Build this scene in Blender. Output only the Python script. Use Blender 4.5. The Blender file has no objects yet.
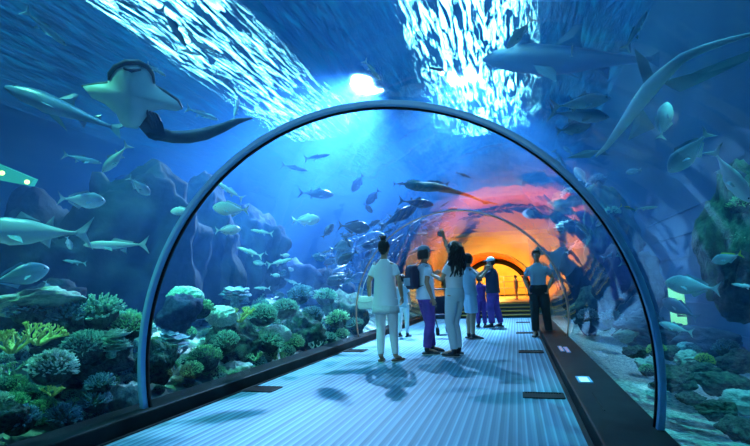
import bpy, bmesh, math, random
from mathutils import Vector, Matrix, noise, Quaternion
PI = math.pi
sc = bpy.context.scene
C = sc.collection
rnd = random.Random(7)

# ------------------------------------------------------------------ camera
F, YAW, PITCH, ROLL = 500.0, .269, .131, -.030
EYE = Vector((0, 0, 1.0))
CX, CR, CZ = -1.058, 1.878, .502          # tunnel axis and radius
ZK = .12                                  # height of the black plinths
cy_, sy_ = math.cos(YAW), math.sin(YAW)
FW = Vector((-sy_*math.cos(PITCH), cy_*math.cos(PITCH), math.sin(PITCH)))
R0 = Vector((cy_, sy_, 0)); U0 = R0.cross(FW)
RT = math.cos(ROLL)*R0 + math.sin(ROLL)*U0
UP = -math.sin(ROLL)*R0 + math.cos(ROLL)*U0
cam = bpy.data.cameras.new('camera'); camo = bpy.data.objects.new('camera', cam); C.objects.link(camo)
cam.sensor_width = 36; cam.lens = F/750*36; cam.clip_start = .05; cam.clip_end = 200
camo.matrix_world = Matrix((( RT.x, UP.x, -FW.x, EYE.x), (RT.y, UP.y, -FW.y, EYE.y), (RT.z, UP.z, -FW.z, EYE.z), (0,0,0,1)))
sc.camera = camo

def ray(px, py):
    return (FW + RT*((px-375)/F) + UP*((223-py)/F)).normalized()
def at(px, py, d):
    return EYE + ray(px, py)*d
def ground(px, py, z=0.0):
    r = ray(px, py); return EYE + r*((z-EYE.z)/r.z)
V3 = lambda x, y, z: Vector((x, y, z))
def depth(p): return (p-EYE).dot(FW)
def clear_d(px, py, d, rad):
    while d < 30:
        p = at(px, py, d)
        if p.y > 21.5 or math.hypot(p.x-CX, p.z-CZ) > CR+.12+rad: return d
        d += .1
    return d

# ------------------------------------------------------------------ materials
def mat(name, col, rough=.6, metal=0., spec=.5, var=None, scale=8., bump=0., bscale=30., emit=None, estr=0., vec='Object', stretch=None, coat=0.):
    m = bpy.data.materials.new(name); m.use_nodes = True
    nt = m.node_tree; N = nt.nodes; L = nt.links
    b = N['Principled BSDF']
    b.inputs['Base Color'].default_value = (*col, 1); b.inputs['Roughness'].default_value = rough
    b.inputs['Metallic'].default_value = metal; b.inputs['Specular IOR Level'].default_value = spec
    b.inputs['Coat Weight'].default_value = coat
    tc = N.new('ShaderNodeTexCoord'); src = tc.outputs[vec]
    if stretch:
        mp = N.new('ShaderNodeMapping'); mp.inputs['Scale'].default_value = stretch; L.new(src, mp.inputs[0]); src = mp.outputs[0]
    if var:
        n = N.new('ShaderNodeTexNoise'); n.inputs['Scale'].default_value = scale; n.inputs['Detail'].default_value = 5; L.new(src, n.inputs[0])
        cr = N.new('ShaderNodeValToRGB'); cr.color_ramp.elements[0].position = .35; cr.color_ramp.elements[1].position = .68
        cr.color_ramp.elements[0].color = (*col, 1); cr.color_ramp.elements[1].color = (*var, 1)
        L.new(n.outputs[0], cr.inputs[0]); L.new(cr.outputs[0], b.inputs['Base Color'])
    if bump:
        n = N.new('ShaderNodeTexNoise'); n.inputs['Scale'].default_value = bscale; n.inputs['Detail'].default_value = 4; L.new(src, n.inputs[0])
        bp = N.new('ShaderNodeBump'); bp.inputs['Strength'].default_value = bump; bp.inputs['Distance'].default_value = .02
        L.new(n.outputs[0], bp.inputs['Height']); L.new(bp.outputs[0], b.inputs['Normal'])
    if emit:
        b.inputs['Emission Color'].default_value = (*emit, 1); b.inputs['Emission Strength'].default_value = estr
    return m

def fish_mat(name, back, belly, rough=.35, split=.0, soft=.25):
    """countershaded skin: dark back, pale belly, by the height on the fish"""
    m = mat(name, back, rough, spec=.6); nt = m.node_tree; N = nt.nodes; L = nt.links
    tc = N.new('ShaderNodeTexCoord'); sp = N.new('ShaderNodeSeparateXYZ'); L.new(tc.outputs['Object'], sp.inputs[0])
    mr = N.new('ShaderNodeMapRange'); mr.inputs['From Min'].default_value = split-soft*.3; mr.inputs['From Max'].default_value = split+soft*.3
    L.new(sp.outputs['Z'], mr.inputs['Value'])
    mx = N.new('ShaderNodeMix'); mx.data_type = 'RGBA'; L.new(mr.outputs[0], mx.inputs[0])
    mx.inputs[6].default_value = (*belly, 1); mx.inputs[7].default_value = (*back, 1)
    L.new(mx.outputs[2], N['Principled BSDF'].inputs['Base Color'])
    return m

M = {}
M['metal'] = mat('blue_painted_metal', (.22,.46,.72), .4, .0, spec=.5)
M['rib_glow'] = mat('orange_lit_rib_metal', (.75,.42,.32), .35, .8)  # the far hall's orange-pink glow is put into this rib metal's colour
M['seal'] = mat('black_rubber_seal', (.006,.008,.010), .7, spec=.1)
M['black'] = mat('polished_black_plinth', (.003,.006,.008), .5, var=(.012,.018,.02), scale=3, spec=.03, bump=.03, bscale=9)
M['grate'] = mat('dark_grate', (.006,.008,.010), .7, 0, spec=.1)
M['sand'] = mat('pale_gravel', (.16,.24,.22), .95, var=(.70,.78,.68), scale=26, bump=1.0, bscale=60)
M['rubble'] = mat('reef_floor', (.05,.10,.10), .95, var=(.30,.42,.38), scale=5, bump=.9, bscale=22)
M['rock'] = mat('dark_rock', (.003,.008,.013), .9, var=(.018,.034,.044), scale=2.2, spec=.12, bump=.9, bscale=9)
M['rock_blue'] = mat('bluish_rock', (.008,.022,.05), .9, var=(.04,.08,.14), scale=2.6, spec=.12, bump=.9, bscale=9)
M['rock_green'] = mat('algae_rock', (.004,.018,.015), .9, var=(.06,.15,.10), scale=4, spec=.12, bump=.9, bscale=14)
M['stone'] = mat('pale_stone', (.20,.30,.28), .85, var=(.45,.58,.50), scale=4, bump=.7, bscale=12)
M['coral_teal'] = mat('teal_coral', (.04,.30,.22), .7, var=(.50,.92,.68), scale=9, bump=.5, bscale=60)
M['coral_green'] = mat('green_coral', (.03,.26,.12), .7, var=(.42,.90,.42), scale=9, bump=.5, bscale=60)
M['coral_pale'] = mat('pale_coral', (.25,.50,.46), .7, var=(.80,.97,.88), scale=9, bump=.5, bscale=60)
M['coral_yellow'] = mat('yellow_coral', (.40,.55,.12), .7, var=(.70,.88,.25), scale=9, bump=.5, bscale=60)
M['coral_blue'] = mat('blue_coral', (.04,.15,.24), .75, var=(.28,.56,.62), scale=9, bump=.5, bscale=60)
M['tankwall'] = mat('tank_wall', (.015,.05,.13), .8, var=(.025,.08,.18), scale=.8)
M['skin'] = mat('skin', (.50,.30,.20), .55)
M['skin_dark'] = mat('tan_skin', (.34,.19,.12), .55)
M['hair'] = mat('black_hair', (.008,.007,.008), .45, bump=.6, bscale=50, stretch=(6,6,1))
M['white'] = mat('white_cloth', (.86,.87,.87), .85, bump=.35, bscale=14)
M['lace'] = mat('white_lace', (.80,.83,.82), .9, bump=.9, bscale=70)
M['lightblue'] = mat('pale_blue_cloth', (.55,.68,.78), .85, bump=.4, bscale=14)
M['jeans_pale'] = mat('pale_jeans', (.62,.74,.78), .85, bump=.4, bscale=20, stretch=(1,1,.4))
M['purple'] = mat('dark_purple_trousers', (.06,.03,.20), .8, var=(.13,.05,.32), scale=6, bump=.5, bscale=14)
M['navy'] = mat('navy_cloth', (.012,.02,.055), .85, bump=.4, bscale=14)
M['slate'] = mat('grey_blue_cloth', (.22,.34,.42), .85, bump=.4, bscale=14)
M['darkcloth'] = mat('dark_trousers', (.008,.022,.028), .85, bump=.4, bscale=14)
M['shoe'] = mat('dark_shoe', (.012,.02,.03), .6)
M['sole'] = mat('pale_sole', (.6,.65,.62), .6)
M['sandal'] = mat('brown_sandal', (.12,.07,.04), .5)
M['capblue'] = mat('grey_blue_cap', (.14,.22,.30), .8)
M['bag'] = mat('white_handbag', (.80,.84,.82), .5, bump=.4, bscale=25)
M['strap'] = mat('dark_strap', (.02,.03,.05), .6)
M['eye'] = mat('eye_white', (.8,.8,.8), .3)
M['iris'] = mat('dark_iris', (.01,.008,.006), .2)
M['lip'] = mat('lip', (.38,.14,.12), .5)
M['phone'] = mat('phone_case', (.02,.025,.03), .25)
M['orange_glow_cloth'] = mat('orange_lit_cloth', (.75,.30,.08), .7)  # child's cloth tinted with the hall's orange light
M['rail'] = mat('steel_rail', (.5,.45,.4), .3, .9)
M['step'] = mat('dark_step', (.02,.022,.02), .5)
M['nosing'] = mat('yellow_step_edge', (.85,.55,.05), .5)
M['winglow'] = mat('green_lit_window', (.1,.5,.3), .5, emit=(.35,1.0,.45), estr=1.1)
M['slotglow'] = mat('green_lit_slot', (.1,.5,.3), .5, emit=(.02,.55,.35), estr=.55)
M['lampyellow'] = mat('yellow_lamp_glass', (.9,.8,.3), .3, emit=(.8,1.0,.25), estr=3)
M['floorlight'] = mat('floor_lamp_glass', (.6,.9,.95), .2, emit=(.35,.85,1.0), estr=.9)
M['floorlight_orange'] = mat('floor_lamp_glass_orange', (.9,.5,.2), .2, emit=(1.0,.38,.12), estr=.9)
M['fish_silver'] = fish_mat('silver_fish_skin', (.16,.30,.42), (.72,.86,.88), split=.05)
M['fin'] = mat('dusky_fin', (.12,.26,.36), .5)
M['fish_pale'] = fish_mat('pale_fish_skin', (.62,.82,.84), (.92,.97,.95), split=.05)
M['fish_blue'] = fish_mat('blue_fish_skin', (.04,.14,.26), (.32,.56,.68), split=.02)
M['fish_silhouette'] = fish_mat('silhouette_fish_skin', (.006,.02,.05), (.02,.05,.11), split=.0)  # backlit silhouette shade put into the skin colour
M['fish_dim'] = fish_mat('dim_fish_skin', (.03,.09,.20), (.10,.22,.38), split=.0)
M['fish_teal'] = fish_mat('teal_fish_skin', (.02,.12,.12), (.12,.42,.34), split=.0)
M['fish_fin_yellow'] = mat('yellow_fin', (.75,.85,.05), .5)
M['ray_belly'] = mat('pale_ray_belly', (.50,.70,.66), .6, var=(.62,.80,.74), scale=5)
M['ray_dark'] = mat('dark_ray_back', (.018,.05,.07), .55, var=(.035,.085,.10), scale=7)
M['ray_green'] = mat('green_ray_back', (.01,.09,.09), .55)

# carpet: longitudinal stripes
def carpet_mat():
    m = mat('striped_carpet', (.1,.3,.4), .8, bump=0); nt = m.node_tree; N = nt.nodes; L = nt.links; b = N['Principled BSDF']
    tc = N.new('ShaderNodeTexCoord'); sp = N.new('ShaderNodeSeparateXYZ'); L.new(tc.outputs['Object'], sp.inputs[0])
    mul = N.new('ShaderNodeMath'); mul.operation = 'MULTIPLY'; mul.inputs[1].default_value = 1/.062; L.new(sp.outputs['X'], mul.inputs[0])
    fr = N.new('ShaderNodeMath'); fr.operation = 'FRACT'; L.new(mul.outputs[0], fr.inputs[0])
    cr = N.new('ShaderNodeValToRGB'); e = cr.color_ramp.elements
    e[0].position = 0; e[0].color = (.20,.44,.58,1); e[1].position = 1; e[1].color = (.20,.44,.58,1)
    for p, c in ((.14,(.20,.44,.58,1)), (.20,(.06,.19,.29,1)), (.60,(.065,.21,.31,1)), (.66,(.11,.28,.38,1)), (.9,(.12,.30,.40,1))):
        x = e.new(p); x.color = c
    L.new(fr.outputs[0], cr.inputs[0])
    fl = N.new('ShaderNodeMath'); fl.operation = 'FLOOR'; L.new(mul.outputs[0], fl.inputs[0])
    wn = N.new('ShaderNodeTexWhiteNoise'); wn.noise_dimensions = '1D'; L.new(fl.outputs[0], wn.inputs['W'])
    no = N.new('ShaderNodeTexNoise'); no.inputs['Scale'].default_value = 1.0; no.inputs['Detail'].default_value = 6
    mp = N.new('ShaderNodeMapping'); mp.inputs['Scale'].default_value = (14, 1.3, 1); L.new(tc.outputs['Object'], mp.inputs[0]); L.new(mp.outputs[0], no.inputs[0])
    ad = N.new('ShaderNodeMath'); ad.operation = 'ADD'; L.new(wn.outputs['Value'], ad.inputs[0]); L.new(no.outputs[0], ad.inputs[1])
    mr = N.new('ShaderNodeMapRange'); mr.inputs['From Min'].default_value = .2; mr.inputs['From Max'].default_value = 1.7
    mr.inputs['To Min'].default_value = .48; mr.inputs['To Max'].default_value = .95; L.new(ad.outputs[0], mr.inputs['Value'])
    vm = N.new('ShaderNodeVectorMath'); vm.operation = 'SCALE'; L.new(cr.outputs[0], vm.inputs[0]); L.new(mr.outputs[0], vm.inputs['Scale'])
    L.new(vm.outputs[0], b.inputs['Base Color'])
    return m
M['carpet'] = carpet_mat()

def acrylic_mat():
    m = bpy.data.materials.new('clear_acrylic'); m.use_nodes = True; nt = m.node_tree; N = nt.nodes; L = nt.links
    N.remove(N['Principled BSDF']); out = N['Material Output']
    tr = N.new('ShaderNodeBsdfTransparent'); tr.inputs[0].default_value = (.97,.985,1,1)
    gl = N.new('ShaderNodeBsdfGlossy'); gl.inputs['Roughness'].default_value = .03
    lw = N.new('ShaderNodeLayerWeight'); lw.inputs['Blend'].default_value = .5
    pw = N.new('ShaderNodeMath'); pw.operation = 'POWER'; pw.inputs[1].default_value = 7; L.new(lw.outputs['Facing'], pw.inputs[0])
    fr = N.new('ShaderNodeMapRange'); fr.inputs['To Min'].default_value = .04; fr.inputs['To Max'].default_value = .85; L.new(pw.outputs[0], fr.inputs['Value'])
    tc = N.new('ShaderNodeTexCoord'); mp = N.new('ShaderNodeMapping'); mp.inputs['Scale'].default_value = (2.0,.8,2.0)
    n = N.new('ShaderNodeTexNoise'); n.inputs['Scale'].default_value = 1.6; n.inputs['Detail'].default_value = 1.5
    L.new(tc.outputs['Object'], mp.inputs[0]); L.new(mp.outputs[0], n.inputs[0])
    bp = N.new('ShaderNodeBump'); bp.inputs['Strength'].default_value = .4; bp.inputs['Distance'].default_value = .010
    L.new(n.outputs[0], bp.inputs['Height']); L.new(bp.outputs[0], gl.inputs['Normal'])
    mx = N.new('ShaderNodeMixShader'); L.new(fr.outputs[0], mx.inputs[0]); L.new(tr.outputs[0], mx.inputs[1]); L.new(gl.outputs[0], mx.inputs[2])
    L.new(mx.outputs[0], out.inputs['Surface'])
    return m
M['acrylic'] = acrylic_mat()

def surface_mat():
    m = bpy.data.materials.new('rippled_water_surface'); m.use_nodes = True; nt = m.node_tree; N = nt.nodes; L = nt.links
    N.remove(N['Principled BSDF']); out = N['Material Output']
    tr = N.new('ShaderNodeBsdfTransparent'); tr.inputs[0].default_value = (.75,.93,1,1)
    rf = N.new('ShaderNodeBsdfRefraction'); rf.inputs['IOR'].default_value = 1.3; rf.inputs['Roughness'].default_value = .0
    tc = N.new('ShaderNodeTexCoord'); mp = N.new('ShaderNodeMapping'); mp.inputs['Scale'].default_value = (2.4,.33,1)
    n = N.new('ShaderNodeTexNoise'); n.inputs['Scale'].default_value = 1.0; n.inputs['Detail'].default_value = 6; n.inputs['Roughness'].default_value = .6; n.inputs['Distortion'].default_value = .6
    L.new(tc.outputs['Object'], mp.inputs[0]); L.new(mp.outputs[0], n.inputs[0])
    bp = N.new('ShaderNodeBump'); bp.inputs['Strength'].default_value = 1; bp.inputs['Distance'].default_value = 2.2
    L.new(n.outputs[0], bp.inputs['Height']); L.new(bp.outputs[0], rf.inputs['Normal'])
    mx = N.new('ShaderNodeMixShader'); mx.inputs[0].default_value = .7
    L.new(tr.outputs[0], mx.inputs[1]); L.new(rf.outputs[0], mx.inputs[2])
    # streaky noise picks mirror or clear patches, painting the skylights' broken glints
    gl = N.new('ShaderNodeBsdfGlossy'); gl.inputs['Roughness'].default_value = .12; L.new(bp.outputs[0], gl.inputs['Normal'])
    mp2 = N.new('ShaderNodeMapping'); mp2.inputs['Scale'].default_value = (8.0,1.0,1); L.new(tc.outputs['Object'], mp2.inputs[0])
    n2 = N.new('ShaderNodeTexNoise'); n2.inputs['Scale'].default_value = 1.0; n2.inputs['Detail'].default_value = 5; n2.inputs['Roughness'].default_value = .6; n2.inputs['Distortion'].default_value = .8; L.new(mp2.outputs[0], n2.inputs[0])
    r2_ = N.new('ShaderNodeMapRange'); r2_.inputs['From Min'].default_value = .48; r2_.inputs['From Max'].default_value = .72; L.new(n2.outputs[0], r2_.inputs['Value'])
    mx2 = N.new('ShaderNodeMixShader'); L.new(r2_.outputs[0], mx2.inputs[0]); L.new(gl.outputs[0], mx2.inputs[1]); L.new(mx.outputs[0], mx2.inputs[2])
    L.new(mx2.outputs[0], out.inputs['Surface'])
    return m
M['surface'] = surface_mat()

def water_mat():
    m = bpy.data.materials.new('hazy_blue_water'); m.use_nodes = True; nt = m.node_tree; N = nt.nodes; L = nt.links
    N.remove(N['Principled BSDF']); out = N['Material Output']
    s = N.new('ShaderNodeVolumeScatter'); s.inputs['Color'].default_value = (.10,.38,1,1); s.inputs['Density'].default_value = .036; s.inputs['Anisotropy'].default_value = .55
    a = N.new('ShaderNodeVolumeAbsorption'); a.inputs['Color'].default_value = (.05,.66,.93,1); a.inputs['Density'].default_value = .075
    ad = N.new('ShaderNodeAddShader'); L.new(s.outputs[0], ad.inputs[0]); L.new(a.outputs[0], ad.inputs[1]); L.new(ad.outputs[0], out.inputs['Volume'])
    return m
M['water'] = water_mat()

def vault_mat():
    """far vault: orange with red, pink and dark blue streaks running along it"""
    m = mat('orange_streaked_vault', (1,.4,.05), .3, spec=.6); nt = m.node_tree; N = nt.nodes; L = nt.links; b = N['Principled BSDF']
    tc = N.new('ShaderNodeTexCoord'); mp = N.new('ShaderNodeMapping'); mp.inputs['Scale'].default_value = (3.2,.7,3.6); L.new(tc.outputs['Object'], mp.inputs[0])
    n = N.new('ShaderNodeTexNoise'); n.inputs['Scale'].default_value = 1.6; n.inputs['Detail'].default_value = 6; n.inputs['Distortion'].default_value = 1.2; L.new(mp.outputs[0], n.inputs[0])
    cr = N.new('ShaderNodeValToRGB'); e = cr.color_ramp.elements
    e[0].position = .30; e[0].color = (.02,.03,.07,1); e[1].position = .74; e[1].color = (.9,.08,.10,1)
    for p, c in ((.40,(.45,.03,.02,1)), (.46,(1.0,.26,.02,1)), (.55,(1.0,.50,.07,1)), (.66,(1.0,.30,.04,1))):
        x = e.new(p); x.color = c
    L.new(n.outputs[0], cr.inputs[0]); L.new(cr.outputs[0], b.inputs['Base Color'])
    return m
M['vault'] = vault_mat()  # orange glare and its streaks on acrylic, painted as the vault's colour
M['orange_wall'] = mat('orange_wall', (.95,.42,.06), .7, var=(.98,.62,.12), scale=1.2)
M['orange_floor'] = mat('orange_floor', (.45,.25,.10), .4)

# ------------------------------------------------------------------ mesh helpers
class MB:
    def __init__(s): s.v = []; s.f = []; s.mi = []; s.cur = 0
    def add(s, vs, fs):
        o = len(s.v); s.v += [tuple(p) for p in vs]; s.f += [tuple(i+o for i in f) for f in fs]; s.mi += [s.cur]*len(fs)
    def box(s, c, d, rz=0, bev=0):
        cx, cy, cz = c; hx, hy, hz = d[0]/2, d[1]/2, d[2]/2
        co, si = math.cos(rz), math.sin(rz)
        vs = [(cx+x*co-y*si, cy+x*si+y*co, cz+z) for x, y, z in [(-hx,-hy,-hz),(hx,-hy,-hz),(hx,hy,-hz),(-hx,hy,-hz),(-hx,-hy,hz),(hx,-hy,hz),(hx,hy,hz),(-hx,hy,hz)]]
        s.add(vs, [(0,3,2,1),(4,5,6,7),(0,1,5,4),(1,2,6,5),(2,3,7,6),(3,0,4,7)])
    def loft(s, rings, close=True, caps=True):
        n = len(rings[0]); vs = [p for r in rings for p in r]; fs = []
        for k in range(len(rings)-1):
            for i in range(n if close else n-1):
                j = (i+1) % n; fs.append((k*n+i, k*n+j, (k+1)*n+j, (k+1)*n+i))
        if caps: fs.append(tuple(range(n-1, -1, -1))); fs.append(tuple((len(rings)-1)*n+i for i in range(n)))
        s.add(vs, fs)
    def tube(s, pts, rad, seg=10, flat=1.0, side=None, dome=True):
        """tapered tube through pts; flat squashes it across SIDE"""
        P = [Vector(p) for p in pts]
        if not hasattr(rad, '__len__'): rad = [rad]*len(P)
        rad = list(rad)
        if dome and len(P) > 1:
            a = (P[0]-P[1]).normalized(); b = (P[-1]-P[-2]).normalized()
            P = [P[0]+a*rad[0]*.6, P[0]+a*rad[0]*.35] + P + [P[-1]+b*rad[-1]*.35, P[-1]+b*rad[-1]*.6]
            rad = [rad[0]*.35, rad[0]*.8] + rad + [rad[-1]*.8, rad[-1]*.35]
        rings = []; u = None
        for i, p in enumerate(P):
            t = (P[min(i+1, len(P)-1)] - P[max(i-1, 0)]).normalized()
            if u is None:
                ref = Vector(side) if side else (Vector((1,0,0)) if abs(t.x) < .8 else Vector((0,1,0)))
                u = (ref - t*ref.dot(t)).normalized()
            else:
                u = (u - t*u.dot(t)).normalized()
            w = t.cross(u)
            rings.append([p + u*(math.cos(2*PI*k/seg)*rad[i]) + w*(math.sin(2*PI*k/seg)*rad[i]*flat) for k in range(seg)])
        s.loft(rings)
    def ell(s, c, r, nu=14, nv=9, rot=None):
        c = Vector(c); rings = []
        for j in range(1, nv):
            a = PI*j/nv - PI/2
            ring = []
            for i in range(nu):
                b = 2*PI*i/nu; v = Vector((r[0]*math.cos(a)*math.cos(b), r[1]*math.cos(a)*math.sin(b), r[2]*math.sin(a)))
                if rot: v = rot @ v
                ring.append(c+v)
            rings.append(ring)
        s.loft(rings)
    def rings(s, spec, seg=20, p=2.0):
        """spec: (x, y, z, half width, half depth) stacked ellipses"""
        out = []
        for x, y, z, a, b in spec:
            r = []
            for k in range(seg):
                t = 2*PI*k/seg; c_, s_ = math.cos(t), math.sin(t)
                r.append(Vector((x+a*math.copysign(abs(c_)**(2/p), c_), y+b*math.copysign(abs(s_)**(2/p), s_), z)))
            out.append(r)
        s.loft(out)
    def build(s, name, m, parent=None, smooth=True, loc=None, bevel=0, voxel=0, sm=0, extra=None):
        me = bpy.data.meshes.new(name); me.from_pydata(s.v, [], s.f)
        ms = m if isinstance(m, (list, tuple)) else [m]
        for x in ms: me.materials.append(x)
        me.polygons.foreach_set('material_index', s.mi)
        bm = bmesh.new(); bm.from_mesh(me); bmesh.ops.recalc_face_normals(bm, faces=bm.faces); bm.to_mesh(me); bm.free()
        o = bpy.data.objects.new(name, me); C.objects.link(o)
        if voxel:
            md = o.modifiers.new('r', 'REMESH'); md.mode = 'VOXEL'; md.voxel_size = voxel
            if sm: q = o.modifiers.new('s', 'SMOOTH'); q.iterations = sm; q.factor = .6
            dg = bpy.context.evaluated_depsgraph_get(); dg.update()
            nm = bpy.data.meshes.new_from_object(o.evaluated_get(dg)); o.modifiers.clear()
            if extra:
                bm = bmesh.new(); bm.from_mesh(nm); tmp = bpy.data.meshes.new('t'); tmp.from_pydata(extra.v, [], extra.f)
                bm.from_mesh(tmp); bmesh.ops.recalc_face_normals(bm, faces=bm.faces); bm.to_mesh(nm); bm.free()
            nm.materials.clear(); nm.materials.append(ms[0]); o.data = nm; me = nm; nm.name = name
        if bevel:
            md = o.modifiers.new('b', 'BEVEL'); md.width = bevel; md.segments = 2; md.limit_method = 'ANGLE'
        for p in me.polygons: p.use_smooth = smooth
        if parent: o.parent = parent
        if loc is not None: o.location = loc
        return o

def tag(o, label=None, cat=None, group=None, kind=None):
    if label: o['label'] = label
    if cat: o['category'] = cat
    if group: o['group'] = group
    if kind: o['kind'] = kind
    return o
def empty(name, label, cat, loc=(0,0,0), rz=0, group=None):
    o = bpy.data.objects.new(name, None); C.objects.link(o); o.empty_display_size = .1
    o.location = loc; o.rotation_euler = (0,0,rz); tag(o, label, cat, group); return o
def copy_tree(o, parent=None):
    c = o.copy(); C.objects.link(c)
    if parent: c.parent = parent
    for ch in [x for x in o.children]: copy_tree(ch, c)
    return c
def struct(o): o['kind'] = 'structure'; return o

# ------------------------------------------------------------------ the tunnel
XL = CX - math.sqrt(CR**2-(ZK-CZ)**2); XR = CX + math.sqrt(CR**2-(ZK-CZ)**2)
EL, ER = -2.797, .401                     # carpet edges
Y0, Y1, Y2 = -3.2, 21.5, 27.0
mb = MB(); mb.box(((EL+ER)/2, 6.35, -.05), (ER-EL, 19.1, .1)); struct(mb.build('floor', M['carpet'], smooth=False))
mb = MB(); mb.box((EL-.14, 6.35, ZK/2-.08), (.28, 19.1, ZK+.16)); o = struct(mb.build('trim_1', M['black'], smooth=False, bevel=.012))
mb = MB(); mb.box(((ER+XR+.02)/2, 6.35, ZK/2-.08), (XR+.02-ER, 19.1, ZK+.16)); struct(mb.build('trim_2', M['black'], smooth=False, bevel=.012))
mb = MB(); mb.box((EL+.02, 6.35, .004), (.03, 19.1, .012)); mb.box((ER-.02, 6.35, .004), (.03, 19.1, .012)); struct(mb.build('trim_3', M['seal'], smooth=False))

def arc(r, n=72, z0=ZK-.02):
    a0 = math.asin((z0-CZ)/r)
    return [(CX+r*math.cos(t), CZ+r*math.sin(t)) for t in [a0+(PI-2*a0)*k/n for k in range(n+1)]]
def arch_strip(y0, y1, r, ny=8):
    s = MB(); A = arc(r); vs = []; fs = []
    for j in range(ny+1):
        y = y0+(y1-y0)*j/ny; vs += [(x, y, z) for x, z in A]
    n = len(A)
    for j in range(ny):
        for i in range(n-1): fs.append((j*n+i, j*n+i+1, (j+1)*n+i+1, (j+1)*n+i))
    s.add(vs, fs); return s
def rim(y0, y1, r0, r1, name, m, label):
    A, B = arc(r0, z0=ZK-.01), arc(r1, z0=ZK-.01); s = MB()
    s.loft([[Vector((A[i][0], y0, A[i][1])), Vector((B[i][0], y0, B[i][1])), Vector((B[i][0], y1, B[i][1])), Vector((A[i][0], y1, A[i][1]))] for i in range(len(A))])
    return s
RY = [3.457, 9.1]
prev = Y0
for k, y in enumerate(RY+[Y1]):
    o = arch_strip(prev, y, CR+.005).build('window_%d' % (k+1), M['acrylic']); struct(o); prev = y
    tag(o, 'clear curved acrylic tunnel panel, section %s' % ('around the camera', 'beyond the near arch', 'before the orange hall')[k])
ring = empty('arch_rib', 'pale blue metal arch rib spanning the tunnel in front of the visitors', 'arch', (0, 0, 0))
rim(RY[0]-.028, RY[0]+.028, CR-.026, CR+.012, '', None, '').build('metal_band', M['metal'], ring, bevel=.006)
rim(RY[0]+.029, RY[0]+.06, CR-.034, CR+.012, '', None, '').build('rubber_seal', M['seal'], ring)
for k, y in enumerate(RY[1:]):
    r2 = empty('arch_rib', ['thin arch rib around the tunnel just behind the right-hand visitor in the grey tee', 'farthest thin arch rib before the orange-lit steps'][k], 'arch')
    rim(y-.012, y+.012, CR-.018, CR+.004, '', None, '').build('metal_band', M['rib_glow'], r2)

# far orange hall
o = arch_strip(Y1, Y2+.2, CR, 12).build('ceiling', M['vault']); struct(o)
mb = rim(Y2-.2, Y2, CR-.26, CR-.01, '', None, ''); o = mb.build('dark_arch', M['seal']); tag(o, 'black arch frame around the far orange opening', 'arch')
mb = MB(); mb.box((CX, 33, 1.6), (9, .2, 4.4)); struct(mb.build('wall_back', M['orange_wall'], smooth=False))
mb = MB(); mb.box((CX-4.4, 30, 1.6), (.2, 6, 4.4)); struct(mb.build('wall_left', M['orange_wall'], smooth=False))
mb = MB(); mb.box((CX+4.4, 30, 1.6), (.2, 6, 4.4)); struct(mb.build('wall_right', M['orange_wall'], smooth=False))
mb = MB(); mb.box((CX, 30, 3.7), (9, 6, .2)); struct(mb.build('ceiling', M['orange_wall'], smooth=False))
st = empty('step_flight', 'dark steps with yellow edges climbing to the orange-lit hall', 'steps', (CX, 15.9, 0))
PX = 1.86
for k in range(4):
    s = MB(); s.box((0, .2+k*.38+.6, .05+k*.1), (2*PX-.5, 1.2, .1)); t_ = s.build('tread', M['step'], st, smooth=False)
    s = MB(); s.box((0, .2+k*.38-.005, .085+k*.1), (2*PX-.55, .02, .014)); s.build('nosing', M['nosing'], t_, smooth=False)
mb = MB(); mb.box((CX, 25.2, .34), (2*PX, 15.4, .12)); mb.box((CX, 31, .34), (9, 5, .12)); struct(mb.build('floor', M['orange_floor'], smooth=False))
rl = empty('guard_rail', 'steel guard rail across the far orange hall', 'railing', (CX, 25.4, .4))
s = MB()
for z in (.45, .75, 1.02): s.tube([(-1.6, 0, z), (1.6, 0, z)], .018, 8)
s.build('rail_bar', M['rail'], rl)
for x in (-1.5, -.5, .5, 1.5):
    s = MB(); s.tube([(x, 0, 0), (x, 0, 1.02)], .022, 8); s.build('post', M['rail'], rl)

# floor grates
def grate(px, py, w, l, label):
    p = ground(px, py, .0); r = empty('floor_grate', label, 'floor vent', (p.x, p.y, .001), 0, 'air grates in the carpet')
    s = MB(); t = .018
    for x, y, a, b in ((0, -l/2, w, t), (0, l/2, w, t), (-w/2, 0, t, l), (w/2, 0, t, l)): s.box((x, y, .004), (a, b, .012))
    s.build('frame', M['grate'], r, smooth=False)
    s = MB(); n = int(w/.022)
    for k in range(n): s.box((-w/2+(k+.5)*w/n, 0, .003), (.009, l, .008))
    s.build('slat', M['metal'] if False else M['grate'], r, smooth=False)
    s = MB(); s.box((0, 0, .0005), (w, l, .002)); s.build('backing', M['seal'], r, smooth=False)
grate(543.5, 396, .34, .22, 'dark slatted grate nearest the camera by the right black plinth')
grate(531, 352, .34, .26, 'dark slatted grate behind the nearest one, left of the long black plinth')
grate(525, 333, .34, .28, 'slatted floor grate beside the feet of the man in the grey tee')
grate(523, 322.5, .34, .3, 'farthest floor grate just before the yellow-edged steps')
grate(262, 389.5, .33, .25, 'dark grate nearest the camera by the left black plinth')
grate(355.5, 351, .33, .3, 'dark grate left of the feet of the woman in white')

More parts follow.
